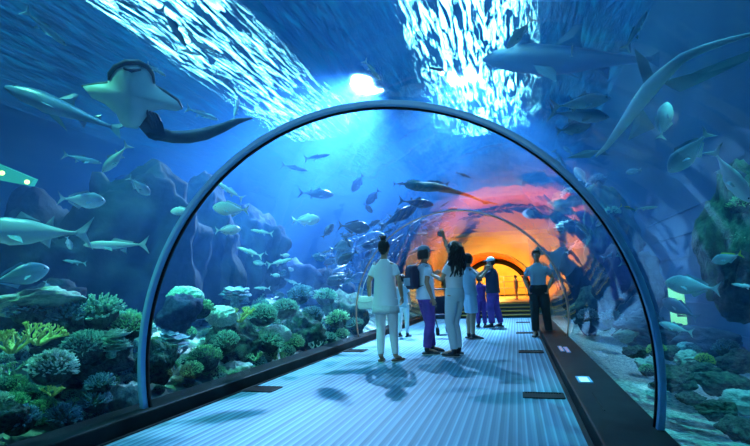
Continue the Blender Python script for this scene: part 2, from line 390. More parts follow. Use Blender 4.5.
# lights let into the right plinth
def plinth_light(px, py, w, l, m, label):
    p = ground(px, py, ZK); r = empty('recessed_light', label, 'floor light', (p.x, p.y, ZK), 0)
    s = MB(); t = .02
    for x, y, a, b in ((0, -l/2, w+t, t), (0, l/2, w+t, t), (-w/2, 0, t, l), (w/2, 0, t, l)): s.box((x, y, .004), (a, b, .01))
    s.build('frame', M['metal'], r, smooth=False)
    s = MB(); s.box((0, 0, .001), (w-.01, l-.01, .006)); s.build('lens', m, r, smooth=False)
plinth_light(584, 380, .10, .28, M['floorlight'], 'glowing pale blue rectangular light in the right black plinth')
plinth_light(561, 349, .03, .55, M['floorlight_orange'], 'thin orange light strip in the right plinth, left of its pair')
plinth_light(567, 350, .03, .55, M['floorlight_orange'], 'thin orange light strip in the right plinth, nearer the glass')
s = MB(); p = ground(598, 401, ZK); s.box((p.x, p.y, ZK+.003), (.008, .6, .005)); tag(s.build('joint_strip', M['grate'], smooth=False), 'thin joint strip in the black plinth in front of the pale blue light', 'strip')

# ------------------------------------------------------------------ the tank
TX0, TX1, TY0, TY1, TZ0, TZ1 = -15.0, 3.3, -4.5, 30.0, -.9, 7.0
def water():
    s = MB(); s.box(((TX0+TX1)/2, (TY0+TY1)/2, (TZ0+TZ1)/2), (TX1-TX0, TY1-TY0, TZ1-TZ0))
    me = bpy.data.meshes.new('water')
    A = arc(CR+.03, 48, z0=ZK-.3); n = len(A); vs = list(s.v); fs = list(s.f); o = len(vs)
    ya, yb = TY0+.05, TY1-.05
    vs += [(x, ya, z) for x, z in A] + [(x, yb, z) for x, z in A]
    # inward-facing shell (normals towards the tunnel air)
    for i in range(n):
        j = (i+1) % n; fs.append((o+i, o+j, o+n+j, o+n+i))
    fs.append(tuple(o+n-1-i for i in range(n))); fs.append(tuple(o+n+i for i in range(n)))
    me.from_pydata(vs, [], fs); me.materials.append(M['water'])
    # make outer shell point out and inner shell point into the tunnel
    me.update()
    bm = bmesh.new(); bm.from_mesh(me); bm.faces.ensure_lookup_table(); bm.normal_update()
    cen = Vector((CX, 0, 1.2))
    for f in bm.faces:
        c = f.calc_center_median()
        if f.index < 6: want = (c - Vector(((TX0+TX1)/2, (TY0+TY1)/2, (TZ0+TZ1)/2)))
        else:
            if abs(f.normal.y) > .9: want = Vector((0, 12-c.y, 0))
            else: want = Vector((CX-c.x, 0, .9-c.z))
        if f.normal.dot(want) < 0: f.normal_flip()
    bm.to_mesh(me); bm.free()
    ob = bpy.data.objects.new('water', me); C.objects.link(ob); ob['kind'] = 'stuff'; ob['label'] = 'hazy blue sea water filling the tank around the tunnel'; ob['category'] = 'water'
water()
s = MB(); s.add([(TX0, TY0, TZ1+.02), (TX1, TY0, TZ1+.02), (TX1, TY1, TZ1+.02), (TX0, TY1, TZ1+.02)], [(0,1,2,3)])
o = s.build('water_surface', M['surface']); tag(o, 'rippled water surface glinting white overhead', 'water surface', kind='stuff')
s = MB(); s.box((TX1+.1, 12, 3), (.2, 36, 8.6)); 
struct(s.build('wall_right', M['tankwall'], smooth=False))
s = MB(); s.box((TX0-.1, 12, 3), (.2, 36, 8.6)); struct(s.build('wall_left', M['tankwall'], smooth=False))
s = MB(); s.box((CX-8, TY1+.12, 3), (12.2, .2, 8.6)); s.box((CX+3.5, TY1+.12, 3), (3.2, .2, 8.6)); s.box((CX, TY1+.12, 5), (5, .2, 2.4)); struct(s.build('wall_back', M['tankwall'], smooth=False))
s = MB(); s.box((-6, TY0-.1, 3), (19, .2, 8.6)); struct(s.build('wall_front', M['tankwall'], smooth=False))
# panel seams on the right tank wall
s = MB()
for z in (.1, .55, 1.0, 1.45, 1.9, 2.35): s.box((TX1-.012, 9, z), (.02, 12, .02))
struct(s.build('trim_4', M['tankwall'], smooth=False))

# seabed
def hgt(x, y):
    n = noise.noise(Vector((x*.7, y*.7, 3)))*.16 + noise.noise(Vector((x*2.3, y*2.3, 9)))*.05
    if x < CX:
        d = max(0, (CX-CR-.15)-x)
        t = min(1, d/4.2); s_ = t*(1.6-.6*t)
        return -.02 + s_*1.25 + n*min(1, d/.8) - .03
    d = max(0, x-XR-.05)
    return -.06 - min(d, 1.2)*.18 + n*.5*min(1, d/.6)
def grid(x0, x1, y0, y1, st_, name, m):
    nx = int((x1-x0)/st_); ny = int((y1-y0)/st_); vs = []; fs = []
    for j in range(ny+1):
        for i in range(nx+1):
            x = x0+(x1-x0)*i/nx; y = y0+(y1-y0)*j/ny; vs.append((x, y, hgt(x, y)))
    for j in range(ny):
        for i in range(nx): a = j*(nx+1)+i; fs.append((a, a+1, a+nx+2, a+nx+1))
    s = MB(); s.add(vs, fs); return struct(s.build(name, m))
def bed_mat():
    m = mat('sea_bed', (.4,.5,.4), .95, bump=.8, bscale=25); nt = m.node_tree; N = nt.nodes; L = nt.links
    tc = N.new('ShaderNodeTexCoord'); n = N.new('ShaderNodeTexNoise'); n.inputs['Scale'].default_value = .9; n.inputs['Detail'].default_value = 8; n.inputs['Roughness'].default_value = .65; L.new(tc.outputs['Object'], n.inputs[0])
    cr = N.new('ShaderNodeValToRGB'); e = cr.color_ramp.elements; e[0].position = .44; e[0].color = (.03,.07,.06,1); e[1].position = .62; e[1].color = (.60,.72,.60,1)
    L.new(n.outputs[0], cr.inputs[0]); L.new(cr.outputs[0], N['Principled BSDF'].inputs['Base Color']); return m
M['bed'] = bed_mat()
grid(TX0, EL-.2, TY0, TY1, .16, 'floor', M['bed'])
grid(XR-.05, TX1, TY0, TY1, .12, 'floor', M['sand'])

# --- rocks
def rock_mesh(seed, sub=4, rough=.32, name='rock'):
    bm = bmesh.new(); bmesh.ops.create_icosphere(bm, subdivisions=sub, radius=1)
    off = Vector((seed*7.3, seed*3.1, seed*5.7))
    for v in bm.verts:
        p = v.co.copy(); n = noise.fractal(p*1.1+off, .9, 2.1, 5)*rough*1.4 + abs(noise.noise(p*3.2+off))*rough*.6
        v.co = p*(1+n)
    for f in bm.faces: f.smooth = True
    me = bpy.data.meshes.new(name); bm.to_mesh(me); bm.free(); return me
RM = [rock_mesh(i, 5 if i < 4 else 4) for i in range(7)]
def rock(px, py, d, sx, sy, sz, m, label, seed=None, group=None, name='rock', cat='rock'):
    """centre seen at (px, py); half sizes in metres; kept clear of the tunnel"""
    d = clear_d(px, py, d, max(sx, sy)*1.02)
    p = at(px, py, d)
    me = RM[(seed if seed is not None else rnd.randrange(7)) % 7].copy(); me.materials.append(m)
    o = bpy.data.objects.new(name, me); C.objects.link(o)
    o.location = p; o.scale = (sx*.82, sy*.82, sz*.82); o.rotation_euler = (rnd.uniform(-.2,.2), rnd.uniform(-.2,.2), rnd.uniform(0,6))
    tag(o, label, cat, group); return o

# left reef: dark rock wall
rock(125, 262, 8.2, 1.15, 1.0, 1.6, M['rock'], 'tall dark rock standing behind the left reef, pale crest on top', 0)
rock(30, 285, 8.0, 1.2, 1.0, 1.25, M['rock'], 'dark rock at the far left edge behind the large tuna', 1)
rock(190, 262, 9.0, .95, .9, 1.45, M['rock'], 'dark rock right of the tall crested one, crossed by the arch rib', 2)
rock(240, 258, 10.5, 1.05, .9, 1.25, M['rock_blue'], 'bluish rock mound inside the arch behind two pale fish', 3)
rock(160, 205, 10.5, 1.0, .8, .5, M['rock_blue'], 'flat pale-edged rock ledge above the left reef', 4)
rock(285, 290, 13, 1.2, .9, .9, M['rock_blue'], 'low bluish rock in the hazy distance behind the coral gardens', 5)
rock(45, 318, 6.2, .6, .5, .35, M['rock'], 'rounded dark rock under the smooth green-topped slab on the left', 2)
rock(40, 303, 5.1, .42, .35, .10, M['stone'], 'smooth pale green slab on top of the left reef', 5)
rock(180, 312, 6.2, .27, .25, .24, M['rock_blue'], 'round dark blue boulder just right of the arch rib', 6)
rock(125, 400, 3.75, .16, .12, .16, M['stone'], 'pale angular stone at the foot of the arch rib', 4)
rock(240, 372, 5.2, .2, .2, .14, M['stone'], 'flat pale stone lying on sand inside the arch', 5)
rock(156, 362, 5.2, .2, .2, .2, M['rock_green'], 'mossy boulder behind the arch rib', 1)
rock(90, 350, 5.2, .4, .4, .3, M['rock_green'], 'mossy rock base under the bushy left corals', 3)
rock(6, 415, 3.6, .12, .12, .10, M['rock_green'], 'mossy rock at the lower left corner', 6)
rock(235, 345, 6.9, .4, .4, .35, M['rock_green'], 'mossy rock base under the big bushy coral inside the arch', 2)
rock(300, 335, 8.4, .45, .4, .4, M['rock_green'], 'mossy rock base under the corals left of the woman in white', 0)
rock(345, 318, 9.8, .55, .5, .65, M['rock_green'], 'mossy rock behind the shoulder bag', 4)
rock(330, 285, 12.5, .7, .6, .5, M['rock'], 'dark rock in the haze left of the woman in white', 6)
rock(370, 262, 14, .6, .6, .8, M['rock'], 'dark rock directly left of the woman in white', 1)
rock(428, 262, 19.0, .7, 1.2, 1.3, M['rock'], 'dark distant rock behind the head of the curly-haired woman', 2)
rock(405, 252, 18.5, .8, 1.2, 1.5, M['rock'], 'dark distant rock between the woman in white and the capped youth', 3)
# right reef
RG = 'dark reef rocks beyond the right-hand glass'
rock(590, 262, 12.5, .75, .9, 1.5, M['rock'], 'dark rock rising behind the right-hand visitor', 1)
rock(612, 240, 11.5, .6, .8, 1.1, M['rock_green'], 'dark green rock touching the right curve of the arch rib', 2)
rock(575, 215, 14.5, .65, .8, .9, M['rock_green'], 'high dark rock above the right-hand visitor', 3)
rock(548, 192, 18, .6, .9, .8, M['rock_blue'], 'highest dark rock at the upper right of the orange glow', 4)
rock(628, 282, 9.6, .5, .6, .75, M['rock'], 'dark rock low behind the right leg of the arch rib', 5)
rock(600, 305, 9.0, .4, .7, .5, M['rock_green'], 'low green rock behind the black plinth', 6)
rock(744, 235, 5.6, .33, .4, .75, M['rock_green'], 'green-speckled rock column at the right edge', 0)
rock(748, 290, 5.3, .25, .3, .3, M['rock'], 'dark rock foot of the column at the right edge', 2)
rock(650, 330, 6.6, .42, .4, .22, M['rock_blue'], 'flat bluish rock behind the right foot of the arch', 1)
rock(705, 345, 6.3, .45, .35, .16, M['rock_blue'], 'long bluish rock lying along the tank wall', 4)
STN = [(636,352,5.2,.14),(652,366,4.8,.16),(676,380,4.6,.2),(700,372,5.0,.18),(724,385,4.7,.2),(744,400,4.3,.17),(690,398,4.2,.1),(716,410,4.0,.13),(740,428,3.6,.13),(690,360,5.5,.16),(738,362,5.4,.2),(668,352,5.6,.14),(655,385,4.25,.07),(628,335,6.4,.17)]
SL = ['small mossy stone beside the right foot of the arch','rounded green stone just right of the arch foot','dark oval stone on the pale gravel','yellow-green stone in the middle of the right gravel bed','broad dark stone toward the right edge','green stone under the right edge rubble','small flat stone on the pale gravel near the plinth','dark stone lying on the gravel above the lower corner','dark green stone in the lower right corner','pale topped stone near the tank wall','large bluish stone beneath the right edge column','small stone behind the arch foot','tiny pebble stone beside the black plinth','dark mossy stone left of the arch foot']
for i, (px, py, d, r) in enumerate(STN):
    rock(px, py, d, r, r*.8, r*.5, (M['rock_green'], M['stone'], M['rock_green'], M['rock_green'])[i % 4], SL[i], i, name='stone', cat='stone')

# --- corals
def bush_mesh(seed, n=150, L=.34, r=.045):
    R = random.Random(seed); s = MB(); g = PI*(3-math.sqrt(5))
    s.cur = 1; s.ell((0, 0, .1), (.64, .64, .57), 16, 9); s.cur = 0
    for k in range(n):
        z = 1-(k+.5)/n*1.12
        a = g*k; q = math.sqrt(max(0, 1-z*z)); d = Vector((math.cos(a)*q, math.sin(a)*q, z))
        d = (d+Vector((R.uniform(-.2,.2), R.uniform(-.2,.2), R.uniform(-.1,.25)))).normalized()
        b = Vector((d.x*.55, d.y*.55, .1+d.z*.48)); l = L*R.uniform(.7,1.25)
        mid = b+d*l*.5; t = mid+(d+Vector((R.uniform(-.5,.5), R.uniform(-.5,.5), R.uniform(0,.5)))).normalized()*l*.5
        s.tube([b, mid, t], [r*1.1, r, r*.7], 5)
        if R.random() < .75:
            t2 = mid+(d+Vector((R.uniform(-.9,.9), R.uniform(-.9,.9), R.uniform(-.2,.6)))).normalized()*l*.42
            s.tube([mid, t2], [r*.9, r*.6], 5)
    return s
def stag_mesh(seed):
    R = random.Random(seed); s = MB()
    def br(p, d, l, r, k):
        q = p+d*l; m_ = p+d*l*.5+Vector((R.uniform(-.04,.04),)*3)*l
        s.tube([p, m_, q], [r, r*.9, r*.72], 6)
        if k:
            for _ in range(R.choice((2,3))):
                e = (d+Vector((R.uniform(-.9,.9), R.uniform(-.9,.9), R.uniform(-.15,.6)))).normalized(); br(q, e, l*.68, r*.72, k-1)
    for i in range(6):
        a = 2*PI*i/6+R.random(); br(Vector((math.cos(a)*.1, math.sin(a)*.1, -.1)), Vector((math.cos(a)*.8, math.sin(a)*.8, .75)).normalized(), .5, .085, 3)
    return s
def plate_mesh(seed):
    R = random.Random(seed); s = MB()
    s.tube([(0,0,-.3),(0,0,.3)], [.25,.15], 8)
    for k in range(4):
        c = Vector((R.uniform(-.2,.2), R.uniform(-.2,.2), k*.17)); rad = R.uniform(.55,1.0)*(1-.1*k); n = 26
        ph = R.random()*6
        ring = [[c+Vector((math.cos(2*PI*i/n)*rad*q*(1+.12*math.sin(5*2*PI*i/n+ph)), math.sin(2*PI*i/n)*rad*q*(1+.12*math.sin(5*2*PI*i/n+ph)), dz+q*q*.12+.05*math.sin(7*2*PI*i/n+ph)*q)) for i in range(n)] for q, dz in ((.15,-.03),(.6,-.03),(1,0),(1,.03),(.6,.02),(.15,.02))]
        s.loft(ring)
    return s
def brain_mesh(seed):
    s = MB(); bm = bmesh.new(); bmesh.ops.create_icosphere(bm, subdivisions=5, radius=1)
    for v in bm.verts:
        p = v.co.copy(); w = noise.noise(p*2+Vector((seed,0,0)))*2
        v.co = p*(1+.09*math.sin(p.x*16+w*4)*math.sin(p.y*14+w*5)+.12*noise.noise(p*1.5+Vector((seed,2,0)))); v.co.z *= .75
    s.add([v.co for v in bm.verts], [tuple(x.index for x in f.verts) for f in bm.faces]); bm.free(); return s
CM = {}
def coral_proto(kind, mk, seed):
    key = (kind, mk, seed)
    if key not in CM:
        s = {'bush': bush_mesh, 'fine': lambda q: bush_mesh(q, 330, .22, .024), 'stag': stag_mesh, 'plate': plate_mesh, 'brain': brain_mesh}[kind](seed)
        o = s.build('coral', [M[mk], M['rock_green']]); CM[key] = o.data; bpy.data.objects.remove(o)
    return CM[key]
NAME = {'bush': 'bushy_coral', 'fine': 'bushy_coral', 'stag': 'staghorn_coral', 'plate': 'plate_coral', 'brain': 'brain_coral'}
def coral(kind, px, py, d, r, mk, label, seed=0, group=None):
    d = clear_d(px, py, d, r*1.05); p = at(px, py, d)
    o = bpy.data.objects.new(NAME[kind], coral_proto(kind, mk, seed % 3)); C.objects.link(o)
    o.location = p; s_ = r*.95; o.scale = (s_, s_, s_*.9); o.rotation_euler = (rnd.uniform(-.2,.2), rnd.uniform(-.2,.2), rnd.uniform(0,6))
    tag(o, label, 'coral', group); return o
for a in [
 ('fine',52,372,3.7,.24,'coral_pale','bushy pale-tipped coral low on the left, nearest the glass',0),
 ('fine',85,352,4.3,.26,'coral_teal','bushy teal coral directly behind the pale-tipped one on the left',1),
 ('stag',38,342,4.1,.17,'coral_yellow','yellow-green staghorn coral near the left edge',0),
 ('stag',12,350,4.0,.17,'coral_yellow','yellow-green branching coral cut off by the left edge',1),
 ('stag',10,374,3.7,.10,'coral_green','small green branching coral low at the left edge',2),
 ('bush',100,318,5.0,.26,'coral_teal','spiky teal coral at the top of the left reef',2),
 ('fine',128,330,4.9,.22,'coral_green','green spiky coral just left of the arch rib',0),
 ('plate',112,350,4.4,.18,'coral_teal','flat layered coral left of the arch rib',0),
 ('plate',115,338,4.7,.13,'coral_pale','pale flat coral shelf below the spiky corals',1),
 ('bush',70,322,5.0,.24,'coral_blue','dim blue-green coral beneath the smooth slab',1),
 ('bush',30,315,5.0,.22,'coral_blue','dim coral at the left end of the smooth slab',0),
 ('stag',52,395,3.4,.08,'coral_yellow','tiny yellow coral tuft under the pale bushy coral',2),
 ('bush',20,425,3.1,.16,'coral_blue','blue-grey rubble coral in the lower left corner',1),
 ('bush',62,420,3.2,.15,'coral_blue','blue-grey rubble coral on the slope above the plinth',2),
 ('bush',95,405,3.5,.15,'coral_blue','blue-grey rubble coral right of the lower left corner',0),
 ('bush',100,388,3.7,.15,'coral_blue','rounded grey-blue coral head near the arch foot',1),
 ('fine',205,362,5.0,.27,'coral_green','big bushy green coral just inside the arch, nearest the glass',0),
 ('fine',192,372,4.7,.16,'coral_green','lower green coral bush touching the arch rib',1),
 ('fine',225,345,5.7,.25,'coral_teal','bushy teal coral behind the big green bush',2),
 ('brain',186,298,6.6,.22,'coral_teal','rounded teal coral head at the top of the reef near the arch rib',0),
 ('bush',200,312,6.3,.2,'coral_green','green knobbly coral below the rounded head',1),
 ('brain',222,316,6.6,.2,'coral_pale','pale rounded coral in the middle of the reef inside the arch',2),
 ('stag',240,320,6.6,.2,'coral_yellow','yellow-green coral tuft in the middle of the reef',0),
 ('fine',262,318,7.2,.3,'coral_teal','bushy teal coral mound at the centre left',1),
 ('fine',285,312,7.8,.3,'coral_teal','bushy coral mound right of the centre left one',2),
 ('bush',268,345,6.6,.26,'coral_teal','rounded bushy coral low behind the plinth',0),
 ('fine',292,345,6.9,.26,'coral_green','green bushy coral low beside the plinth',1),
 ('brain',277,334,7.0,.2,'coral_pale','pale coral dome between two bushy ones',0),
 ('stag',255,360,6.0,.12,'coral_green','green tuft by the flat pale stone',2),
 ('fine',318,338,7.8,.26,'coral_teal','teal coral bush left of the shoulder bag',2),
 ('bush',338,322,9.0,.3,'coral_green','dark green coral behind the shoulder bag',0),
 ('fine',312,318,8.6,.3,'coral_blue','blue coral mound behind the teal bush',1),
 ('bush',355,326,9.8,.24,'coral_teal','coral just left of the legs of the woman in white',2),
 ('plate',235,300,7.6,.3,'coral_blue','dim plate coral behind the rounded heads',2),
 ('plate',170,345,5.6,.2,'coral_blue','dim plate coral half behind the arch rib',1),
 ('bush',300,298,9.5,.3,'coral_blue','dim coral at the top of the distant reef',0),
 ('bush',325,300,10,.3,'coral_teal','teal coral at the top of the reef left of the shoulder bag',1),
 ('fine',657,352,5.3,.12,'coral_yellow','yellow speckled coral beside the right foot of the arch',0),
 ('fine',648,372,4.7,.10,'coral_green','speckled green coral at the arch foot on the gravel',1),
 ('fine',705,362,5.3,.11,'coral_yellow','yellow-green coral on the stones toward the tank wall',2),
 ('bush',727,352,5.6,.14,'coral_blue','blue coral against the tank wall',0),
 ('brain',688,350,5.7,.11,'coral_blue','small dark coral head below the lit window',1),
 ('fine',745,210,5.5,.2,'coral_green','green coral on top of the right edge rock column',2),
 ('bush',741,245,5.4,.16,'coral_teal','teal coral clinging to the right edge rock column',0),
 ('bush',588,318,8.3,.22,'coral_blue','dim coral behind the black plinth on the right',1),
 ('bush',612,322,7.6,.2,'coral_blue','dim blue coral left of the right foot of the arch',2),
 ('bush',570,196,14,.28,'coral_pale','pale coral cluster high on the right reef wall',1),
 ('bush',598,182,12.5,.24,'coral_blue','blue coral cluster beside the arch rib on the upper right',0),
 ('bush',612,215,11,.22,'coral_teal','teal coral on the right reef just inside the arch rib',1),
 ('plate',568,230,13.5,.4,'coral_pale','pale plate coral shelf above the right-hand visitor',0),
 ('plate',590,250,12,.4,'coral_blue','blue plate coral shelf beyond the right glass',1),
 ]: coral(*a)
def on_bed(px, py, dmax=16):
    v = ray(px, py); d = 1.5
    while d < dmax:
        p = EYE+v*d
        if p.x < CX-CR-.1 and p.z < hgt(p.x, p.y): return p, d
        if p.x > XR+.1 and p.z < hgt(p.x, p.y): return p, d
        d += .04
    return None, None
pk = random.Random(21)
for zone, (xa, xb, ya, yb, stp, lb, gp) in enumerate([
    (-6, 142, 300, 436, 15.5, 'knobbly coral packed on the reef slope left of the arch rib', 'corals packed left of the arch rib'),
    (152, 345, 292, 392, 13.5, 'knobbly coral packed on the reef slope inside the arch', 'corals packed inside the arch')]):
    py = ya; row = 0
    while py < yb:
        px = xa+(row % 2)*stp/2
        while px < xb:
            p, d = on_bed(px+pk.uniform(-5,5), py+pk.uniform(-4,4)); px += stp
            if p is None or math.hypot(p.x-CX, p.z-CZ) < CR+.15 or d > 11: continue
            kind = pk.choice(('fine','fine','fine','bush','bush','stag','plate')); mk = pk.choice(('coral_teal','coral_green','coral_teal','coral_pale','coral_blue','coral_blue','coral_green'))
            r = min(stp*.62*d/F*pk.uniform(.8,1.25), math.hypot(p.x-CX, p.z-CZ)-CR-.08)
            o = bpy.data.objects.new(NAME[kind], coral_proto(kind, mk, pk.randrange(3))); C.objects.link(o)
            o.location = p+V3(0,0,r*.25); o.scale = (r,)*3; o.rotation_euler = (pk.uniform(-.25,.25), pk.uniform(-.25,.25), pk.random()*6)
            tag(o, lb, 'coral', gp)
        py += stp*.8; row += 1
# background coral heads on the far left slope
for i in range(26):
    px = 175+rnd.random()*190; d = 8+rnd.random()*5; p0 = at(px, 295, d); x, y = p0.x, p0.y
    if x > CX-CR-.5: continue
    o = bpy.data.objects.new('bushy_coral', coral_proto('bush', ('coral_blue','coral_teal')[i % 2], i % 3)); C.objects.link(o)
    r = rnd.uniform(.14,.3); o.location = (x, y, hgt(x, y)+r*.3); o.scale = (r,)*3; o.rotation_euler = (0,0,rnd.random()*6)
    tag(o, 'small dim coral on the hazy slope of the left reef', 'coral', 'small corals on the far slope')

# ------------------------------------------------------------------ fish
def prof(kind, t):
    """half height, half width, centre-line offset for body length 1, t=0 nose"""
    if kind == 'jack': K = [(0,.012),(.05,.075),(.14,.135),(.3,.19),(.45,.19),(.6,.15),(.78,.075),(.9,.03),(1,.022)]
    elif kind == 'tuna': K = [(0,.01),(.06,.05),(.2,.105),(.38,.13),(.55,.115),(.75,.06),(.9,.02),(1,.014)]
    elif kind == 'slim': K = [(0,.01),(.06,.035),(.2,.062),(.4,.072),(.6,.062),(.8,.035),(.92,.018),(1,.014)]
    else: K = [(0,.012),(.08,.045),(.22,.075),(.4,.085),(.6,.062),(.8,.03),(.95,.016),(1,.012)]
    for (a, x), (b, y) in zip(K, K[1:]):
        if t <= b: 
            u = (t-a)/(b-a); u = u*u*(3-2*u) if False else u; return x+(y-x)*u
    return K[-1][1]
def fin(s, outline, th=.008, y=0.0):
    """flat fin with real thickness from an outline in x,z"""
    n = len(outline); c = Vector((sum(p[0] for p in outline)/n, y, sum(p[1] for p in outline)/n))
    a = [Vector((x, y, z)) for x, z in outline]
    vs = a+[c+Vector((0, th, 0)), c-Vector((0, th, 0))]
    fs = [(i, (i+1) % n, n) for i in range(n)]+[((i+1) % n, i, n+1) for i in range(n)]
    s.add(vs, fs)
def fish_parts(kind):
    """length 1, nose at +x"""
    B = MB(); rings = []; n = 18
    for k in range(25):
        t = k/24*.86; h = prof(kind, t/.86); w = h*(.42 if kind == 'jack' else .62 if kind == 'tuna' else .6 if kind == 'slim' else .85)
        x = .5-t; rings.append([Vector((x, math.cos(2*PI*i/n)*w, math.sin(2*PI*i/n)*h+(.01 if t < .3 else 0))) for i in range(n)])
    B.loft(rings)
    T = MB()
    if kind == 'shark': fin(T, [(-.34,.01),(-.42,.06),(-.5,.15),(-.47,.06),(-.42,.01),(-.45,-.05),(-.47,-.08),(-.4,-.045),(-.34,-.01)], .009)
    else: fin(T, [(-.34,.015),(-.40,.06),(-.5,.16),(-.455,.05),(-.435,0),(-.455,-.05),(-.5,-.16),(-.40,-.06),(-.34,-.015)], .008)
    D = MB()
    if kind == 'shark': fin(D, [(.12,.065),(.02,.17),(-.02,.175),(-.015,.10),(-.03,.06)], .010); fin(D, [(-.2,.04),(-.25,.075),(-.26,.03)], .006)
    elif kind == 'jack': fin(D, [(.18,.16),(.10,.235),(0,.20),(-.15,.15),(-.28,.075),(-.28,.04),(-.1,.12),(.1,.16)])
    elif kind == 'tuna': fin(D, [(.15,.11),(.10,.19),(.02,.14),(-.06,.10)]); fin(D, [(-.1,.08),(-.17,.16),(-.16,.06)])
    else: fin(D, [(.1,.06),(.04,.12),(-.1,.08),(-.25,.05),(-.25,.03),(0,.05)])
    A = MB()
    if kind == 'shark': fin(A, [(-.1,-.045),(-.17,-.10),(-.17,-.035)], .006)
    elif kind == 'jack': fin(A, [(0,-.16),(-.05,-.22),(-.15,-.15),(-.28,-.07),(-.28,-.04),(-.1,-.12)])
    else: fin(A, [(-.05,-.08),(-.14,-.15),(-.15,-.05)])
    P = []
    for sg in (-1, 1):
        q = MB(); w0 = .055 if kind != 'slim' else .03
        L_ = .22 if kind == 'shark' else .15
        a = [Vector((.2, sg*w0, -.02)), Vector((.14, sg*(w0+L_*.5), -.06)), Vector((.02, sg*(w0+L_), -.10)), Vector((.06, sg*(w0+L_*.35), -.055)), Vector((.1, sg*w0, -.03))]
        c = sum(a, Vector())/5; q.add(a+[c+Vector((0,0,.006)), c-Vector((0,0,.006))], [(i, (i+1) % 5, 5) for i in range(5)]+[((i+1) % 5, i, 6) for i in range(5)]); P.append(q)
    E = []
    for sg in (-1, 1):
        t = .07/.86 if kind != 'jack' else .1; h = prof(kind, t); w = h*(.42 if kind == 'jack' else .6)
        q = MB(); q.ell((.5-t*.86, sg*w*.86, .03), (.016, .008, .016), 8, 6); E.append(q)
    return B, T, D, A, P, E
FP = {}
def fish_proto(kind, mk, detail, yellow=False):
    key = (kind, mk, detail, yellow)
    if key in FP: return FP[key]
    B, T, D, A, P, E = fish_parts(kind)
    nm = {'jack': 'fish', 'tuna': 'tuna', 'slim': 'slim_fish', 'shark': 'shark'}[kind]
    if detail:
        r = bpy.data.objects.new(nm, None); C.objects.link(r)
        B.build('body', M[mk], r); fm = M['fish_fin_yellow'] if yellow else M[mk]
        T.build('tail_fin', fm, r, smooth=False); D.build('dorsal_fin', fm, r, smooth=False); A.build('anal_fin', M[mk], r, smooth=False)
        for q in P: q.build('pectoral_fin', M['fin'], r, smooth=False)
        for q in E: q.build('eye', M['iris'], r)
    else:
        for q in [T, D, A]+P: B.add(q.v, q.f)
        r = B.build(nm, M[mk])
    FP[key] = [r, False]
    return FP[key]
def orient(px, py, d, ang, size, turn=0.0, roll=0.0):
    p = at(px, py, d); v = ray(px, py); u = (UP-v*UP.dot(v)).normalized(); r = v.cross(u)
    X = r*math.cos(ang)+u*math.sin(ang); X = (X*math.cos(turn)+v*math.sin(turn)).normalized()
    Y = v.copy(); Y = (Y-X*Y.dot(X)).normalized(); Z = X.cross(Y)
    if Z.dot(u) < 0: Y = -Y; Z = -Z
    m = Matrix(((X.x,Y.x,Z.x,0),(X.y,Y.y,Z.y,0),(X.z,Y.z,Z.z,0),(0,0,0,1))) @ Matrix.Rotation(roll, 4, 'X')
    return Matrix.Translation(p) @ m @ Matrix.Scale(size, 4)
def fish(kind, px, py, plen, deg, d, mk, label, detail=True, group=None, turn=.25, yellow=False, roll=0.0):
    d = clear_d(px, py, d, .25); size = plen*d/F/max(.5, math.cos(turn))
    e = fish_proto(kind, mk, detail, yellow)
    if e[1]: o = copy_tree(e[0])
    else: o = e[0]; e[1] = True
    o.matrix_world = orient(px, py, d, math.radians(deg), size, turn, roll)
    for k in ('label', 'group'): 
        if k in o: del o[k]
    tag(o, label, 'shark' if kind == 'shark' else 'fish', group); return o

